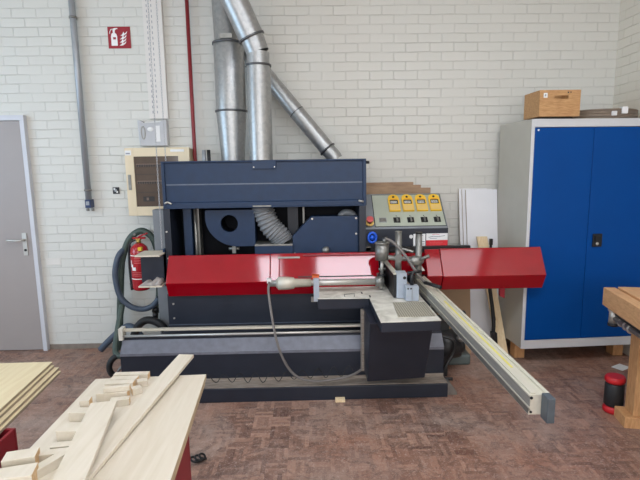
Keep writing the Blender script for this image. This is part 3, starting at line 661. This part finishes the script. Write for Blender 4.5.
for i, x in enumerate((.682, .80, .918, 1.034)):
    k = MB(); w_ = .094
    prof = [(x, .17), (x+w_, .17), (x+w_, .31)]
    prof += [(x+w_/2+w_/2*math.cos(math.radians(a)), .31+w_/2*math.sin(math.radians(a))*.95) for a in range(15, 180, 15)] + [(x, .31)]
    k.prism(prof, 'z', .0045, .022, 'yellow', MS)
    k.box((x+.006, .175, .0221), (x+w_-.006, .235, .0235), 'yellowpale', MS)
    k.box((x+.012, .245, .0221), (x+w_-.012, .29, .024), 'black', MS)
    k.box((x+.018, .252, .0241), (x+w_-.022, .275, .025), 'paper', MS)
    for d_ in range(5): k.box((x+.021+d_*.0105, .255, .0251), (x+.027+d_*.0105, .271, .0256), 'black', MS)
    k.add([(x+w_/2+.011*math.cos(a*math.pi/6), .325+.011*math.sin(a*math.pi/6), .0245) for a in range(12)] + [(x+w_/2+.011*math.cos(a*math.pi/6), .325+.011*math.sin(a*math.pi/6), .022) for a in range(12)],
          [tuple(range(12))]+[(a, (a+1) % 12, 12+(a+1) % 12, 12+a) for a in range(12)], 'black', mat=MS)
    k.box((x+.02, .298, .0221), (x+w_-.02, .303, .0227), 'orange', MS)
    part(k, 'counter', con, label='yellow position counter with digit window')
for x in (.733, .85, .965, 1.075):
    k = MB().box((x-.028, .05, .0042), (x+.028, .105, .008), 'black', MS).box((x-.004, .055, .0081), (x+.008, .10, .022), 'dullsteel', MS)
    k.box((x-.004, .12, .0042), (x+.004, .128, .0052), 'black', MS)
    part(k, 'rotary_switch', con)
part(MB().box((.585, .055, .0042), (.645, .105, .007), 'print', MS).box((.59, .06, .0071), (.64, .1, .0075), 'dullsteel', MS), 'data_plate', con)
e = Vector((.498, -.535, 1.235))
part(MB().cyl(tuple(e), tuple(e+nr*.012), .036, 'yellowpale', 18).cyl(tuple(e+nr*.012), tuple(e+nr*.03), .018, 'black', 12), 'stop_button_base', con)
part(MB().cyl(tuple(e+nr*.03+Vector((0, 0, .005))), tuple(e+nr*.05+Vector((0, 0, .005))), .03, 'salmon', 16), 'stop_button', con, .004, label='faded red emergency stop button')
st = MB().box((.862, -.5565, 1.01), (.963, -.554, 1.14), 'paper')
for z in (1.07, 1.05, 1.03): st.box((.93, -.5572, z), (.957, -.5566, z+.008), 'print')
for x in (.892, .912, .93): st.box((x, -.5572, 1.122), (x+.012, -.5566, 1.13), 'redprint' if x < .9 else 'print')
part(st, 'pictogram_label', con)
st = MB().box((.97, -.5565, 1.085), (1.15, -.554, 1.142), 'paper').box((.97, -.5568, 1.02), (1.15, -.554, 1.0845), 'redprint')
st.tube([(.99, -.557, 1.11), (1.03, -.557, 1.118), (1.07, -.557, 1.114), (1.125, -.557, 1.122)], .0018, 'bluecap', 6).box((1.0, -.5572, 1.098), (1.06, -.5566, 1.102), 'print').tube([(1.02, -.557, 1.132), (1.05, -.557, 1.136), (1.08, -.557, 1.13)], .0015, 'redprint', 6)
for z in (1.062, 1.05, 1.038): st.box((1.0, -.5574, z), (1.11 - (1.062-z), -.5569, z+.003), 'salmon')
part(st, 'maker_label', con)
part(MB().cyl((.843, -.558, 1.118), (.843, -.554, 1.118), .016, 'white', 14), 'white_button', con)
# side shelf on the left
ss = part(MB().box((-1.385, -.62, .785), (-1.188, -.585, 1.02), 'navy_dark').box((-1.2, -.62, .75), (-1.188, -.5, 1.06), 'navy'), 'shelf_bracket')
part(MB().box((-1.385, -.75, 1.022), (-1.188, -.52, 1.035), 'pale'), 'shelf_board', ss, label='pale wooden shelf board')
part(MB().box((-1.375, -.74, .772), (-1.188, -.5, .784), 'pale'), 'shelf_board', ss, label='pale wooden shelf board')
part(MB().box((-1.355, -.34, .02), (-1.262, -.22, 1.36), 'panelgrey'), 'rear_column', bevel=.004)
part(MB().box((-1.262, -.34, .6), (-1.185, -.3, .68), 'panelgrey'), 'column_tie')
# hoses on the front
part(MB().tube(spline([(-.318, -.92, .84), (-.318, -.98, .76), (-.275, -1.1, .52), (-.225, -1.15, .35), (-.14, -1.16, .205), (-.02, -1.17, .152), (.12, -1.17, .153), (.28, -1.15, .175), (.40, -1.10, .22)], 10), .0095, 'hosegrey', 10), 'air_hose')
zz = []
for i in range(121):
    u = i/120; x = -.80+1.1*u
    zz.append((x, -1.13+.01*math.cos(i*.6), .170+.036*math.sin(u*2*math.pi*9.5) + max(0, u-.45)*.07))
part(MB().tube(zz, .0032, 'black', 6), 'coiled_cable')
# motor and lines behind the right end of the base
jk = MB().cyl((1.02, -.72, .22), (1.2, -.7, .24), .12, 'junk', 20).cyl((1.2, -.7, .24), (1.24, -.695, .245), .09, 'junk', 20).box((1.03, -.82, 0), (1.10, -.7, .2), 'junk').box((1.02, -.7, .32), (1.14, -.5, .42), 'junk')
jk.tube(spline([(1.03, -.86, .36), (1.12, -.88, .33), (1.13, -.86, .22), (1.06, -.88, .1), (1.05, -.88, .014), (1.12, -.9, .014)]), .014, 'junk', 8)
part(jk, 'motor', label='oily black motor and cables')
part(MB().sphere((1.20, -.84, .33), .035, 'dullsteel', 8, (1.2, .8, .9)), 'motor_elbow')

# ------------------------------------------------------------------ things on and around the machine
def rag():
    m = MB(); nx, ny = 16, 12; vv = []
    rnd = random.Random(3)
    for j in range(ny+1):
        for i in range(nx+1):
            u, v = i/nx, j/ny
            hgt = .09*math.sin(math.pi*min(1, max(0, v)))**.7*(.25+.75*u)*(.55+.25*math.sin(7*u+3*v)+.2*math.sin(17*u-5*v))*math.sin(math.pi*min(1, u*1.0+.02))**.4 if 0 < u < 1 else 0
            vv.append((-1.365+.165*u, -.735+.21*v, .787+max(0, hgt)+rnd.uniform(0, .003)))
    fs = [(j*(nx+1)+i, j*(nx+1)+i+1, (j+1)*(nx+1)+i+1, (j+1)*(nx+1)+i) for j in range(ny) for i in range(nx)]
    m.add(vv, fs, 'cloth', True); o = m.build('cleaning_rag', origin=(-1.29, -.63, .785))
    md = o.modifiers.new('thickness', 'SOLIDIFY'); md.thickness = .004; md.offset = 1
    return o
tag(rag(), 'crumpled grey rag lying on the lower side shelf of the machine', 'rag')

# boards standing behind the control console
for k, (x0, x1, z1, y) in enumerate(((.47, .96, 1.555, -.06), (.47, 1.02, 1.53, -.10), (.47, 1.10, 1.505, -.14))):
    lab = ('tallest brown board behind the control console, against the wall', 'middle brown board behind the control console', 'lowest brown board directly behind the control console')[k]
    tag(MB().box((x0, y-.018, .002), (x1, y, z1), 'cardboard').build('brown_board', origin=(.75, y, 0), bevel=.002), lab, 'board', 'brown boards behind the console')

# leaning white panels and plank
def lean(name, x0t, x1t, x0b, x1b, yt, yb, z1, th, mat_f, mat_e, lab, cat, group=None, bevel=.0015):
    d_ = Vector((0, yt-yb, z1)); nn = Vector((0, -z1, (yt-yb))).normalized()
    m = MB(); f = [Vector((x0b, yb, .002)), Vector((x1b, yb, .002)), Vector((x1t, yt, z1)), Vector((x0t, yt, z1))]
    bk = [p - nn*th for p in f]
    lift = max(0, .001-min(p.z for p in bk)); f = [p+Vector((0, 0, lift)) for p in f]; bk = [p+Vector((0, 0, lift)) for p in bk]
    m.add(f+bk, [(0, 1, 2, 3)], mat_f); m.add(f+bk, [(7, 6, 5, 4), (0, 4, 5, 1), (1, 5, 6, 2), (2, 6, 7, 3), (3, 7, 4, 0)], mat_e)
    return tag(m.build(name, origin=((x0b+x1b)/2, yb, 0), bevel=bevel), lab, cat, group)
lean('white_panel', 1.447, 1.739, 1.476, 1.743, -.075, -.27, 1.475, .018, 'laminate', 'laminate_edge', 'front white laminate panel leaning on the wall left of the cabinet', 'panel', 'leaning white panels')
lean('white_panel', 1.42, 1.70, 1.45, 1.72, -.048, -.247, 1.48, .016, 'laminate', 'laminate_edge', 'middle white panel, mostly hidden behind the front white panel', 'panel', 'leaning white panels')
lean('white_panel', 1.395, 1.66, 1.425, 1.69, -.028, -.224, 1.485, .016, 'laminate', 'laminate_edge', 'rearmost white panel, its left edge showing beside the others', 'panel', 'leaning white panels')
lean('brown_board', 1.13, 1.43, 1.14, 1.445, -.31, -.37, .78, .016, 'mdf', 'mdf', 'brown board standing under the right red guard, beside white panels', 'board')
lean('pine_plank', 1.528, 1.622, 1.675, 1.768, -.185, -.42, 1.05, .02, 'pine', 'pine', 'knotty pine plank leaning in front of the white panels', 'plank')
tag(MB().box((1.622, -.26, .985), (1.648, -.235, 1.04), 'black').box((1.627, -.25, .6), (1.645, -.236, .99), 'black').build('black_batten', origin=(1.635, -.24, .6)), 'small black batten beside the top of the pine plank', 'batten')
t = thing('vacuum_nozzle', (1.68, -.46, 0), 'black vacuum hose with floor nozzle in front of white panels', 'vacuum hose')
MB().tube(spline([(1.54, -.45, .80), (1.565, -.45, .62), (1.59, -.46, .45), (1.605, -.46, .32), (1.605, -.46, .22)], 8), .016, 'rubber', 10).build('hose', t)
MB().prism([(1.585, .24), (1.63, .24), (1.64, .10), (1.64, .03), (1.605, .05), (1.52, .10), (1.515, .085), (1.60, .02), (1.655, .005), (1.665, .03), (1.69, .1)][:2] + [(1.64, .12), (1.63, .03), (1.60, .002), (1.52, .06), (1.515, .08), (1.58, .075), (1.60, .12)], 'y', -.49, -.43, 'black').build('nozzle', t, bevel=.006)
MB().tube(spline([(1.56, -.43, .68), (1.59, -.435, .5), (1.63, -.44, .34)], 8), .005, 'cardboard', 6).build('strap', t)
tag(MB().box((1.13, -.62, .002), (1.36, -.38, .10), 'greenblock').build('green_case', origin=(1.25, -.5, 0), bevel=.02), 'dull green case on the floor behind the aluminium rail', 'case')

# hoses left of the machine
t = thing('vacuum_hose', (-1.62, -.12, 0), 'long green grey vacuum hose looped on the wall around the extinguisher', 'hose')
MB().tube(spline([(-1.83, -.13, .03), (-1.81, -.11, .2), (-1.785, -.10, .5), (-1.76, -.09, .78), (-1.735, -.09, .91), (-1.67, -.09, 1.06), (-1.60, -.09, 1.13), (-1.53, -.09, 1.145), (-1.45, -.09, 1.08), (-1.41, -.09, .93), (-1.405, -.09, .75), (-1.42, -.10, .55), (-1.437, -.11, .43)], 10), .030, 'hose_green', 14).build('green_run', t)
MB().tube(spline([(-1.69, -.035, 1.0), (-1.745, -.14, .94), (-1.785, -.16, .80), (-1.785, -.16, .67), (-1.755, -.16, .545), (-1.676, -.16, .458), (-1.568, -.16, .425), (-1.47, -.16, .455), (-1.405, -.16, .53)], 10), .026, 'hose_blue', 14).build('blue_run', t)
MB().tube(spline([(-1.66, -.05, .98), (-1.68, -.05, .8), (-1.67, -.05, .65)], 6), .025, 'hose_blue', 12).build('inner_run', t)
MB().cyl((-1.452, -.11, .43), (-1.462, -.11, .38), .034, 'black', 14).cyl((-1.462, -.11, .38), (-1.468, -.11, .32), .026, 'black', 14).build('nozzle', t)
MB().cyl((-1.60, -.001, 1.12), (-1.60, -.13, 1.12), .011, 'dullsteel').build('wall_hook', t)
t = thing('floor_hose', (-1.7, -.3, 0), 'dark hose lying on the floor behind the machine base', 'hose')
MB().tube(spline([(-1.975, -.17, .045), (-1.90, -.17, .12), (-1.80, -.18, .21), (-1.70, -.2, .275), (-1.62, -.23, .26), (-1.55, -.28, .2), (-1.48, -.3, .1)], 8), .031, 'hose_blue', 14).build('blue_run', t)
MB().tube(spline([(-1.62, -.33, .13), (-1.56, -.36, .30), (-1.47, -.38, .385), (-1.37, -.39, .375), (-1.29, -.40, .30), (-1.25, -.4, .15)], 8), .034, 'rubber', 14).build('black_run', t)
t = thing('hose_trolley', (-1.6, -.75, 0), 'green tube frame with black tyre at the left end of the base', 'trolley')
MB().tube([(-1.57+.075*math.cos(a*math.pi/16), -.74+.03*math.cos(a*math.pi/16), .118+.092*math.sin(a*math.pi/16)) for a in range(33)], .024, 'rubber', 12).build('tyre', t)
MB().tube(spline([(-1.63, -.45, .55), (-1.63, -.58, .38), (-1.62, -.68, .255), (-1.585, -.74, .215), (-1.50, -.76, .205)], 8), .024, 'hose_green', 12).build('tube_frame', t)
MB().tube(spline([(-1.50, -.78, .16), (-1.55, -.79, .12), (-1.575, -.79, .07), (-1.55, -.78, .05), (-1.53, -.77, .09)]), .011, 'dullsteel', 8).build('axle', t)

# fire extinguisher
ex, ey = -1.528, -.235
t = thing('fire_extinguisher', (ex, ey, .63), 'red fire extinguisher with white label on the wall inside the hose loop', 'fire extinguisher')
MB().tube([(ex, ey, .632), (ex, ey, .64), (ex, ey, .66), (ex, ey, .98), (ex, ey, 1.02), (ex, ey, 1.045), (ex, ey, 1.058)], [.06, .072, .078, .078, .07, .045, .025], 'ext', 28).build('cylinder', t)
lb = MB(); pts = []
for k in range(13):
    a = math.radians(-150+k*10); pts.append((ex+.0788*math.cos(a), ey+.0788*math.sin(a)))
def band(z0, z1, k0, k1, m, r=.0):
    q = MB()
    return [(pts[i][0]+(pts[i][0]-ex)*r, pts[i][1]+(pts[i][1]-ey)*r) for i in range(k0, k1+1)], z0, z1, m
def addband(mb, z0, z1, k0, k1, m, r=0):
    P, *_ = band(z0, z1, k0, k1, m, r); n_ = len(P)
    mb.add([(x, y, z0) for x, y in P]+[(x, y, z1) for x, y in P], [(i, i+1, n_+i+1, n_+i) for i in range(n_-1)], m, True)
addband(lb, .715, .955, 0, 12, 'ext', .002); addband(lb, .95, .958, 0, 12, 'signwhite', .004); addband(lb, .74, .748, 0, 12, 'signwhite', .004)
for i, z in enumerate((.925, .905, .885)): addband(lb, z, z+.008, 4, 10, 'salmon', .004)
addband(lb, .86, .91, 1, 2, 'signwhite', .004); addband(lb, .82, .85, 2, 5, 'signwhite', .004); addband(lb, .85, .875, 1, 3, 'signwhite', .004)
for z in (.80, .785, .77): addband(lb, z, z+.006, 2, 11, 'salmon', .004)
lb.build('label', t)
MB().cyl((ex, ey, 1.058), (ex, ey, 1.09), .02, 'brass', 14).box((ex-.05, ey-.012, 1.095), (ex+.06, ey+.012, 1.11), 'ext').box((ex-.02, ey-.02, 1.085), (ex+.02, ey+.02, 1.10), 'brass').tube([(ex, ey, 1.11), (ex+.03, ey, 1.125), (ex+.085, ey, 1.145)], .007, 'ext', 8).build('valve', t)
MB().tube(spline([(ex-.02, ey-.01, 1.09), (ex-.07, ey-.03, 1.05), (ex-.09, ey-.02, .9), (ex-.09, ey-.02, .75), (ex-.085, ey-.02, .69)]), .008, 'black', 8).cyl((ex-.085, ey-.02, .70), (ex-.08, ey-.02, .635), .013, 'black', 10).build('hose', t)
MB().box((ex+.02, ey-.09, 1.0), (ex+.05, ey-.05, 1.03), 'yellow').build('tag', t)
MB().box((ex-.03, ey+.078, .7), (ex+.03, -.001, .74), 'dullsteel').box((ex-.03, ey+.078, .92), (ex+.03, -.001, .95), 'dullsteel').build('wall_bracket', t)

# ------------------------------------------------------------------ blue steel cabinet
x0, x1, yf, yb, z0, z1 = 1.768, 2.811, -.65, -.09, .155, 2.052
cab = t = thing('steel_cabinet', (x0, yf, z0), 'tall grey steel cabinet with two blue doors in the corner', 'cabinet')
c = MB()
c.box((x0, yf, z0), (x0+.012, yb, z1), 'cab_side').box((x1-.012, yf, z0), (x1, yb, z1), 'cab_side').box((x0+.012, yb-.012, z0), (x1-.012, yb, z1), 'cab_side')
c.box((x0+.012, yf+.003, z1-.012), (x1-.012, yb-.012, z1), 'cab_grey').box((x0+.012, yf, z0), (x1-.012, yb-.012, z0+.02), 'cab_grey')
c.build('body', t, bevel=.002)
f = MB().box((x0-.001, yf-.006, z0), (x0+.026, yf-.0005, z1), 'cab_grey').box((x1-.014, yf-.006, z0), (x1+.001, yf-.0005, z1), 'cab_grey')
f.box((x0+.026, yf-.006, z1-.062), (x1-.014, yf-.0005, z1), 'cab_grey').box((x0+.026, yf-.006, z0), (x1-.014, yf-.0005, z0+.072), 'cab_grey')
f.build('front_frame', t, bevel=.002)
xm = 2.286
dl = MB().box((x0+.028, yf-.008, z0+.075), (xm-.002, yf+.015, z1-.066), 'cab_blue').build('door', t, bevel=.003)
d2 = MB().box((xm+.002, yf-.008, z0+.075), (x1-.016, yf+.015, z1-.066), 'cab_blue').build('door', t, bevel=.003)
MB().box((2.33, yf-.022, 1.018), (2.408, yf-.0085, 1.125), 'black').cyl((2.365, yf-.03, 1.045), (2.365, yf-.022, 1.045), .013, 'steel', 12).box((2.345, yf-.032, 1.065), (2.39, yf-.022, 1.11), 'black').build('lock', d2, bevel=.003)
MB().cyl((x0+.055, yf-.0095, z1-.085), (x0+.055, yf-.008, z1-.085), .008, 'white', 10).build('screw', dl)
for x, y, lab in ((1.795, -.47, 'wooden block under the left side of the blue cabinet'), (2.68, -.47, 'wooden block under the right side of the blue cabinet')):
    tag(MB().box((x, y-.01, .001), (x+.09, y+.09, .154), 'bench').build('wooden_block', origin=(x+.045, y, 0), bevel=.003), lab, 'block', 'blocks under the cabinet')
tag(MB().box((1.84, -.60, 2.0535), (2.12, -.42, 2.068), 'junk').build('gap_filler', origin=(2, -.5, 2.0535)), 'added dark slab filling the dark gap under the wooden crate', 'board')  # added slab, stands for the dark gap below the crate
cab.rotation_euler.z = math.radians(2.8)
# crate
t = thing('wooden_crate', (2.0, -.52, 2.069), 'oak coloured wooden crate with hand hole on top of the cabinet', 'crate')
cx0, cx1, cy0, cy1, cz0, cz1 = 1.812, 2.135, -.67, -.40, 2.0695, 2.27
fr = MB(); hx0, hx1, hz0, hz1 = 1.93, 2.04, 2.202, 2.228
fr.box((cx0, cy0, cz0), (cx1, cy0+.012, hz0), 'crate').box((cx0, cy0, hz1), (cx1, cy0+.012, cz1), 'crate').box((cx0, cy0, hz0), (hx0, cy0+.012, hz1), 'crate').box((hx1, cy0, hz0), (cx1, cy0+.012, hz1), 'crate')
fr.build('front_board', t)
MB().box((cx0, cy0+.0125, cz0), (cx0+.012, cy1, cz1), 'crate').build('side_board', t); MB().box((cx1-.012, cy0+.0125, cz0), (cx1, cy1, cz1), 'crate').build('side_board', t)
MB().box((cx0+.012, cy1-.012, cz0), (cx1-.012, cy1, cz1), 'crate').build('back_board', t); MB().box((cx0+.012, cy0+.0125, cz0), (cx1-.012, cy1-.0125, cz0+.01), 'crate').build('bottom_board', t)
MB().box((1.842, cy0-.002, 2.212), (1.872, cy0-.0005, 2.248), 'paper').box((1.850, cy0-.0026, 2.222), (1.862, cy0-.0021, 2.238), 'print').build('sticker', t)
MB().box((2.03, cy0-.0015, 2.245), (2.042, cy0-.0005, 2.256), 'junk').box((2.052, cy0-.0015, 2.247), (2.06, cy0-.0005, 2.258), 'junk').build('pencil_mark', t)
# strap coil
t = thing('strap_coil', (2.46, -.38, 2.054), 'flat coil of grey brown strapping lying on the cabinet', 'coil')
q = MB()
for k in range(18):
    r = .295-.013*(k % 3); q.tube(ring((2.475, -.335, 2.064+.0115*(k//3)+.003*(k % 2)), r, r*.9, 48, 'z'), .0088, 'coil', 6, caps=False)
q.build('windings', t)
MB().box((2.43, -.62, 2.075), (2.47, -.575, 2.112), 'clear').build('tape_wrap', t, bevel=.006)
MB().box((2.51, -.615, 2.09), (2.56, -.57, 2.145), 'clear').build('tape_wrap', t, bevel=.006)

# ------------------------------------------------------------------ workbench (turned about eleven degrees)
wb = thing('workbench', (2.03, -1.3, 0), 'beech carpenter workbench with steel vise at the right edge', 'workbench')
RW = Matrix.Translation((2.03, -1.30, 0)) @ Matrix.Rotation(math.radians(-11), 4, 'Z')   # local -y runs along the bench's left edge, +x to the right
def wpart(m, name, par=wb, bevel=.004, label=None): return part(m, name, par, bevel, label)
wpart(MB().box((0, -1.9, .725), (.075, 0, .85), 'bench_top', RW), 'top_rail')
wpart(MB().box((.095, -1.9, .80), (.62, .01, .853), 'bench_top', RW).box((.0755, -1.9, .80), (.0945, -.01, .835), 'bench_top', RW), 'top')
lg = MB().box((.105, -.33, .075), (.20, -.21, .80), 'bench', RW); wpart(lg, 'leg')
wpart(MB().box((.105, -1.55, .075), (.20, -1.43, .80), 'bench', RW), 'leg'); wpart(MB().box((.5, -.33, .075), (.6, -.21, .80), 'bench', RW), 'leg'); wpart(MB().box((.5, -1.55, .075), (.6, -1.43, .80), 'bench', RW), 'leg')
wpart(MB().box((.05, -.35, .0), (.66, -.19, .075), 'bench', RW), 'foot'); wpart(MB().box((.05, -1.57, .0), (.66, -1.41, .075), 'bench', RW), 'foot')
wpart(MB().box((.2005, -.31, .43), (.4995, -.24, .55), 'bench', RW), 'crossbar'); wpart(MB().box((.12, -1.4295, .43), (.18, -.3305, .53), 'bench', RW), 'stretcher')
v = MB().cyl(RW @ Vector((.035, -.11, .63)), RW @ Vector((.035, -.11, .72)), .03, 'steel', 14).cyl(RW @ Vector((.035, -.11, .63)), RW @ Vector((.035, -.11, .61)), .034, 'junk', 14)
v.sphere(RW @ Vector((.03, -.08, .715)), .022, 'steel', 8)
v.cyl(RW @ Vector((.035, -.11, .665)), RW @ Vector((.06, -.9, .665)), .017, 'dullsteel', 10)
for y in (-.2, -.27, -.33): v.sphere(RW @ Vector((.05, y, .66)), .03, 'steel', 8, (1, .7, 1))
v.box((.03, -.9, .69), (.09, -.08, .72), 'junk', RW)
wpart(v, 'vise', bevel=0, label='steel vise screw under the bench edge')
# cordless work lamp / speaker
t = thing('tool_case', (2.09, -1.44, 0), 'black upright cylindrical case with red ends beside the bench leg', 'case')
ax_ = Vector((2.072, -1.44, 0))
def capsule(z0, z1, r, m, ex=1.0):
    q = MB(); pts2 = []
    n_ = 24; prof = [(z0, r*.86), (z0+.012, r), (z1-.012, r), (z1, r*.86)]
    vv = []
    for z, rad in prof:
        for j in range(n_):
            a = 2*math.pi*j/n_; vv.append((ax_.x+rad*math.cos(a)*ex, ax_.y+rad*math.sin(a)*.9, z))
    fs = [(i*n_+j, i*n_+(j+1) % n_, (i+1)*n_+(j+1) % n_, (i+1)*n_+j) for i in range(3) for j in range(n_)]
    q.add(vv, fs, m, True); q.add(vv[:n_], [tuple(range(n_))], m); q.add(vv[-n_:], [tuple(range(n_))], m)
    return q
capsule(.05, .215, .062, 'rubber').build('body', t); capsule(.001, .05, .066, 'toolred').build('foot_ring', t)
capsule(.215, .262, .066, 'toolred').build('head_ring', t)
MB().box((2.085, -1.43, .01), (2.125, -1.38, .25), 'rubber').build('battery', t, bevel=.01)
tag(MB().box((0, 0, .001), (.12, .09, .006), 'paper', Matrix.Translation((2.56, -.80, 0)) @ Matrix.Rotation(.5, 4, 'Z')).build('paper_scrap', origin=(2.6, -.75, 0)), 'white scrap of paper on the floor behind the bench leg', 'paper')

# ------------------------------------------------------------------ boards, strips and offcuts in front
def stand(x0, x1, y0, y1, z1, lab):
    t = thing('steel_stand', ((x0+x1)/2, (y0+y1)/2, 0), lab, 'stand', 'red steel stands')
    w_ = .012
    MB().box((x0, y1-w_, .0), (x1, y1, z1), 'darkred').build('back_panel', t, bevel=.002); MB().box((x0, y0, .0), (x1, y0+w_, z1), 'darkred').build('front_panel', t, bevel=.002)
    MB().box((x0, y0+w_+.0005, .0), (x0+w_, y1-w_-.0005, z1), 'darkred').build('side_panel', t, bevel=.002); MB().box((x1-w_, y0+w_+.0005, .0), (x1, y1-w_-.0005, z1), 'darkred').build('side_panel', t, bevel=.002)
    MB().box((x0+w_, y0+w_, .02), (x1-w_, y1-w_, .04), 'junk').build('floor_panel', t)
    return t
stand(-.84, -.455, -3.65, -2.86, .809, 'red steel stand carrying the boards with the offcuts')
stand(-1.75, -1.062, -3.75, -2.88, .797, 'red steel stand carrying the stack of boards at the left')
labs = ('lowest of four birch plywood boards stacked on the left stand', 'third board from the top of the left plywood stack', 'second board from the top of the left plywood stack', 'topmost birch plywood board of the stack on the left stand')
for k in range(4):
    z = .798+k*.0135; dx = (.015, .004, -.012, -.022)[k]; dy = (-.0, .008, .0, .006)[k]
    m = MB(); prof = [(-1.95+dx, -3.9), (-1.02+dx, -3.9), (-1.15+dx, -2.42+dy), (-2.05+dx, -2.43+dy)]
    m.prism(prof, 'z', z, z+.0105, 'ply_edge'); m.prism(prof, 'z', z+.0105, z+.0128, 'ply')
    tag(m.build('plywood_board', origin=(-1.5, -3.1, z), bevel=.0008), labs[k], 'board', 'plywood boards on the left stand')
for k in range(2):
    z = .81+k*.0205; e_ = .004 if k == 0 else 0
    prof = [(-.895, -2.605), (-.445-e_, -2.585-e_*4), (-.352, -3.95), (-.862, -3.95)]
    m = MB().prism(prof, 'z', z, z+.018, 'pale_edge'); m.prism(prof, 'z', z+.018, z+.0198, 'pale')
    tag(m.build('pale_board', origin=(-.65, -3.2, z), bevel=.0008), ('lower pale wooden panel under the offcuts', 'upper pale wooden panel carrying strips and offcuts')[k], 'panel', 'pale panels on the stand')
ZT = .8505
def stick(name, a, b, w_, h_, zb, lab, group='wooden offcuts on the panel', roll=0, zb2=None, m='pale', e='endgrain'):
    a, b = Vector((a[0], a[1], zb)), Vector((b[0], b[1], zb if zb2 is None else zb2)); d_ = b-a; L = d_.length; d_.normalize()
    s_ = Vector((d_.y, -d_.x, 0)).normalized(); u = s_.cross(d_).normalized()
    if u.z < 0: u = -u
    Mx = Matrix((s_, d_, u)).transposed().to_4x4(); Mx.translation = a
    q = MB(); v8 = [(-w_/2, 0, 0), (w_/2, 0, 0), (w_/2, L, 0), (-w_/2, L, 0), (-w_/2, 0, h_), (w_/2, 0, h_), (w_/2, L, h_), (-w_/2, L, h_)]
    v8 = [Mx @ Vector(p) for p in v8]
    q.add(v8, [(3, 2, 1, 0), (4, 5, 6, 7), (1, 2, 6, 5), (3, 0, 4, 7)], m); q.add(v8, [(0, 1, 5, 4), (2, 3, 7, 6)], e)
    return tag(q.build(name, origin=tuple(a), bevel=.0012), lab, 'wood strip' if name == 'wooden_strip' else 'offcut', group)
stick('wooden_strip', (-.655, -3.30), (-.562, -2.44), .068, .014, ZT+.001, 'long wooden strip reaching past the far edge of the panel', 'long strips on the panel', zb2=ZT+.018, e='pale')
stick('wooden_strip', (-.565, -3.72), (-.732, -2.905), .086, .014, ZT+.036, 'wide wooden strip lying on top of the offcuts', 'long strips on the panel', e='pale')
stick('wooden_strip', (-.66, -3.52), (-.695, -3.02), .03, .012, ZT, 'narrow wooden strip between the two long strips', 'long strips on the panel', e='pale')
OFF = [((-.813, -2.629), (-.673, -2.627), .03, .020, 0, 0, 'flat offcut at the far end of the panel, behind the others'),
       ((-.805, -2.683), (-.70, -2.68), .032, .024, 0, 0, 'second offcut from the far end of the panel'),
       ((-.69, -2.70), (-.655, -2.685), .03, .02, 0, 0, 'tiny offcut between the second far offcut and the long strip'),
       ((-.80, -2.743), (-.692, -2.74), .034, .032, 0, 0, 'thick whitish offcut, third from the far end'),
       ((-.685, -2.765), (-.655, -2.745), .03, .02, 0, 0, 'tiny offcut between the thick whitish offcut and the long strip'),
       ((-.802, -2.812), (-.692, -2.80), .038, .026, 0, 0, 'offcut with reddish end just beyond the wide strip'),
       ((-.775, -2.808), (-.685, -2.79), .02, .014, .027, 0, 'narrow offcut lying on the one just beyond the wide strip'),
       ((-.735, -2.855), (-.67, -2.84), .03, .02, 0, 0, 'offcut tucked under the far end of the wide strip'),
       ((-.828, -2.885), (-.795, -2.881), .035, .034, 0, 0, 'stub standing left of the far end of the wide strip'),
       ((-.837, -2.947), (-.76, -2.95), .04, .026, 0, 0, 'blocky offcut left of the wide strip, nearer than the stub'),
       ((-.832, -3.016), (-.75, -3.005), .03, .012, 0, 0, 'thin offcut left of the wide strip'),
       ((-.809, -3.081), (-.73, -3.083), .045, .034, 0, 0, 'thick square offcut halfway along the wide strip'),
       ((-.80, -3.138), (-.72, -3.128), .03, .018, 0, 0, 'slim offcut nearer than the thick square one'),
       ((-.829, -3.185), (-.71, -3.168), .03, .02, 0, 0, 'slim offcut second nearest along the wide strip'),
       ((-.775, -3.27), (-.725, -3.17), .03, .022, 0, 0, 'diagonal offcut beside the near part of the wide strip'),
       ((-.883, -3.235), (-.80, -3.213), .05, .034, 0, 0, 'thick offcut with brown end at the left panel edge'),
       ((-.88, -3.33), (-.76, -3.30), .06, .034, 0, 0, 'nearest large offcut at the bottom of the picture')]
for a, b, w_, h_, dz, _, lab in OFF:
    d_ = (Vector(b)-Vector(a)).normalized(); sh_ = Vector((-d_.y, d_.x))*w_/2
    stick('wooden_offcut', Vector(a)+sh_, Vector(b)+sh_, w_, h_*1.25, ZT+dz*1.25, lab)

# small bits on the floor
tag(MB().tube([(-.71+.022*math.cos(a*.62)+a*.0022, -1.91+.028*math.sin(a*.62)+a*.0015, .010+.02*abs(math.sin(a*.31))) for a in range(30)], .0065, 'black', 6).build('cable_scrap', origin=(-.67, -1.88, 0)), 'curled black cable scrap on the floor beside the front stand', 'cable')
tag(MB().box((.165, -1.215, .001), (.235, -1.17, .023), 'pine').build('wooden_wedge', origin=(.2, -1.2, 0)), 'small wooden wedge at the foot of the machine', 'wedge')
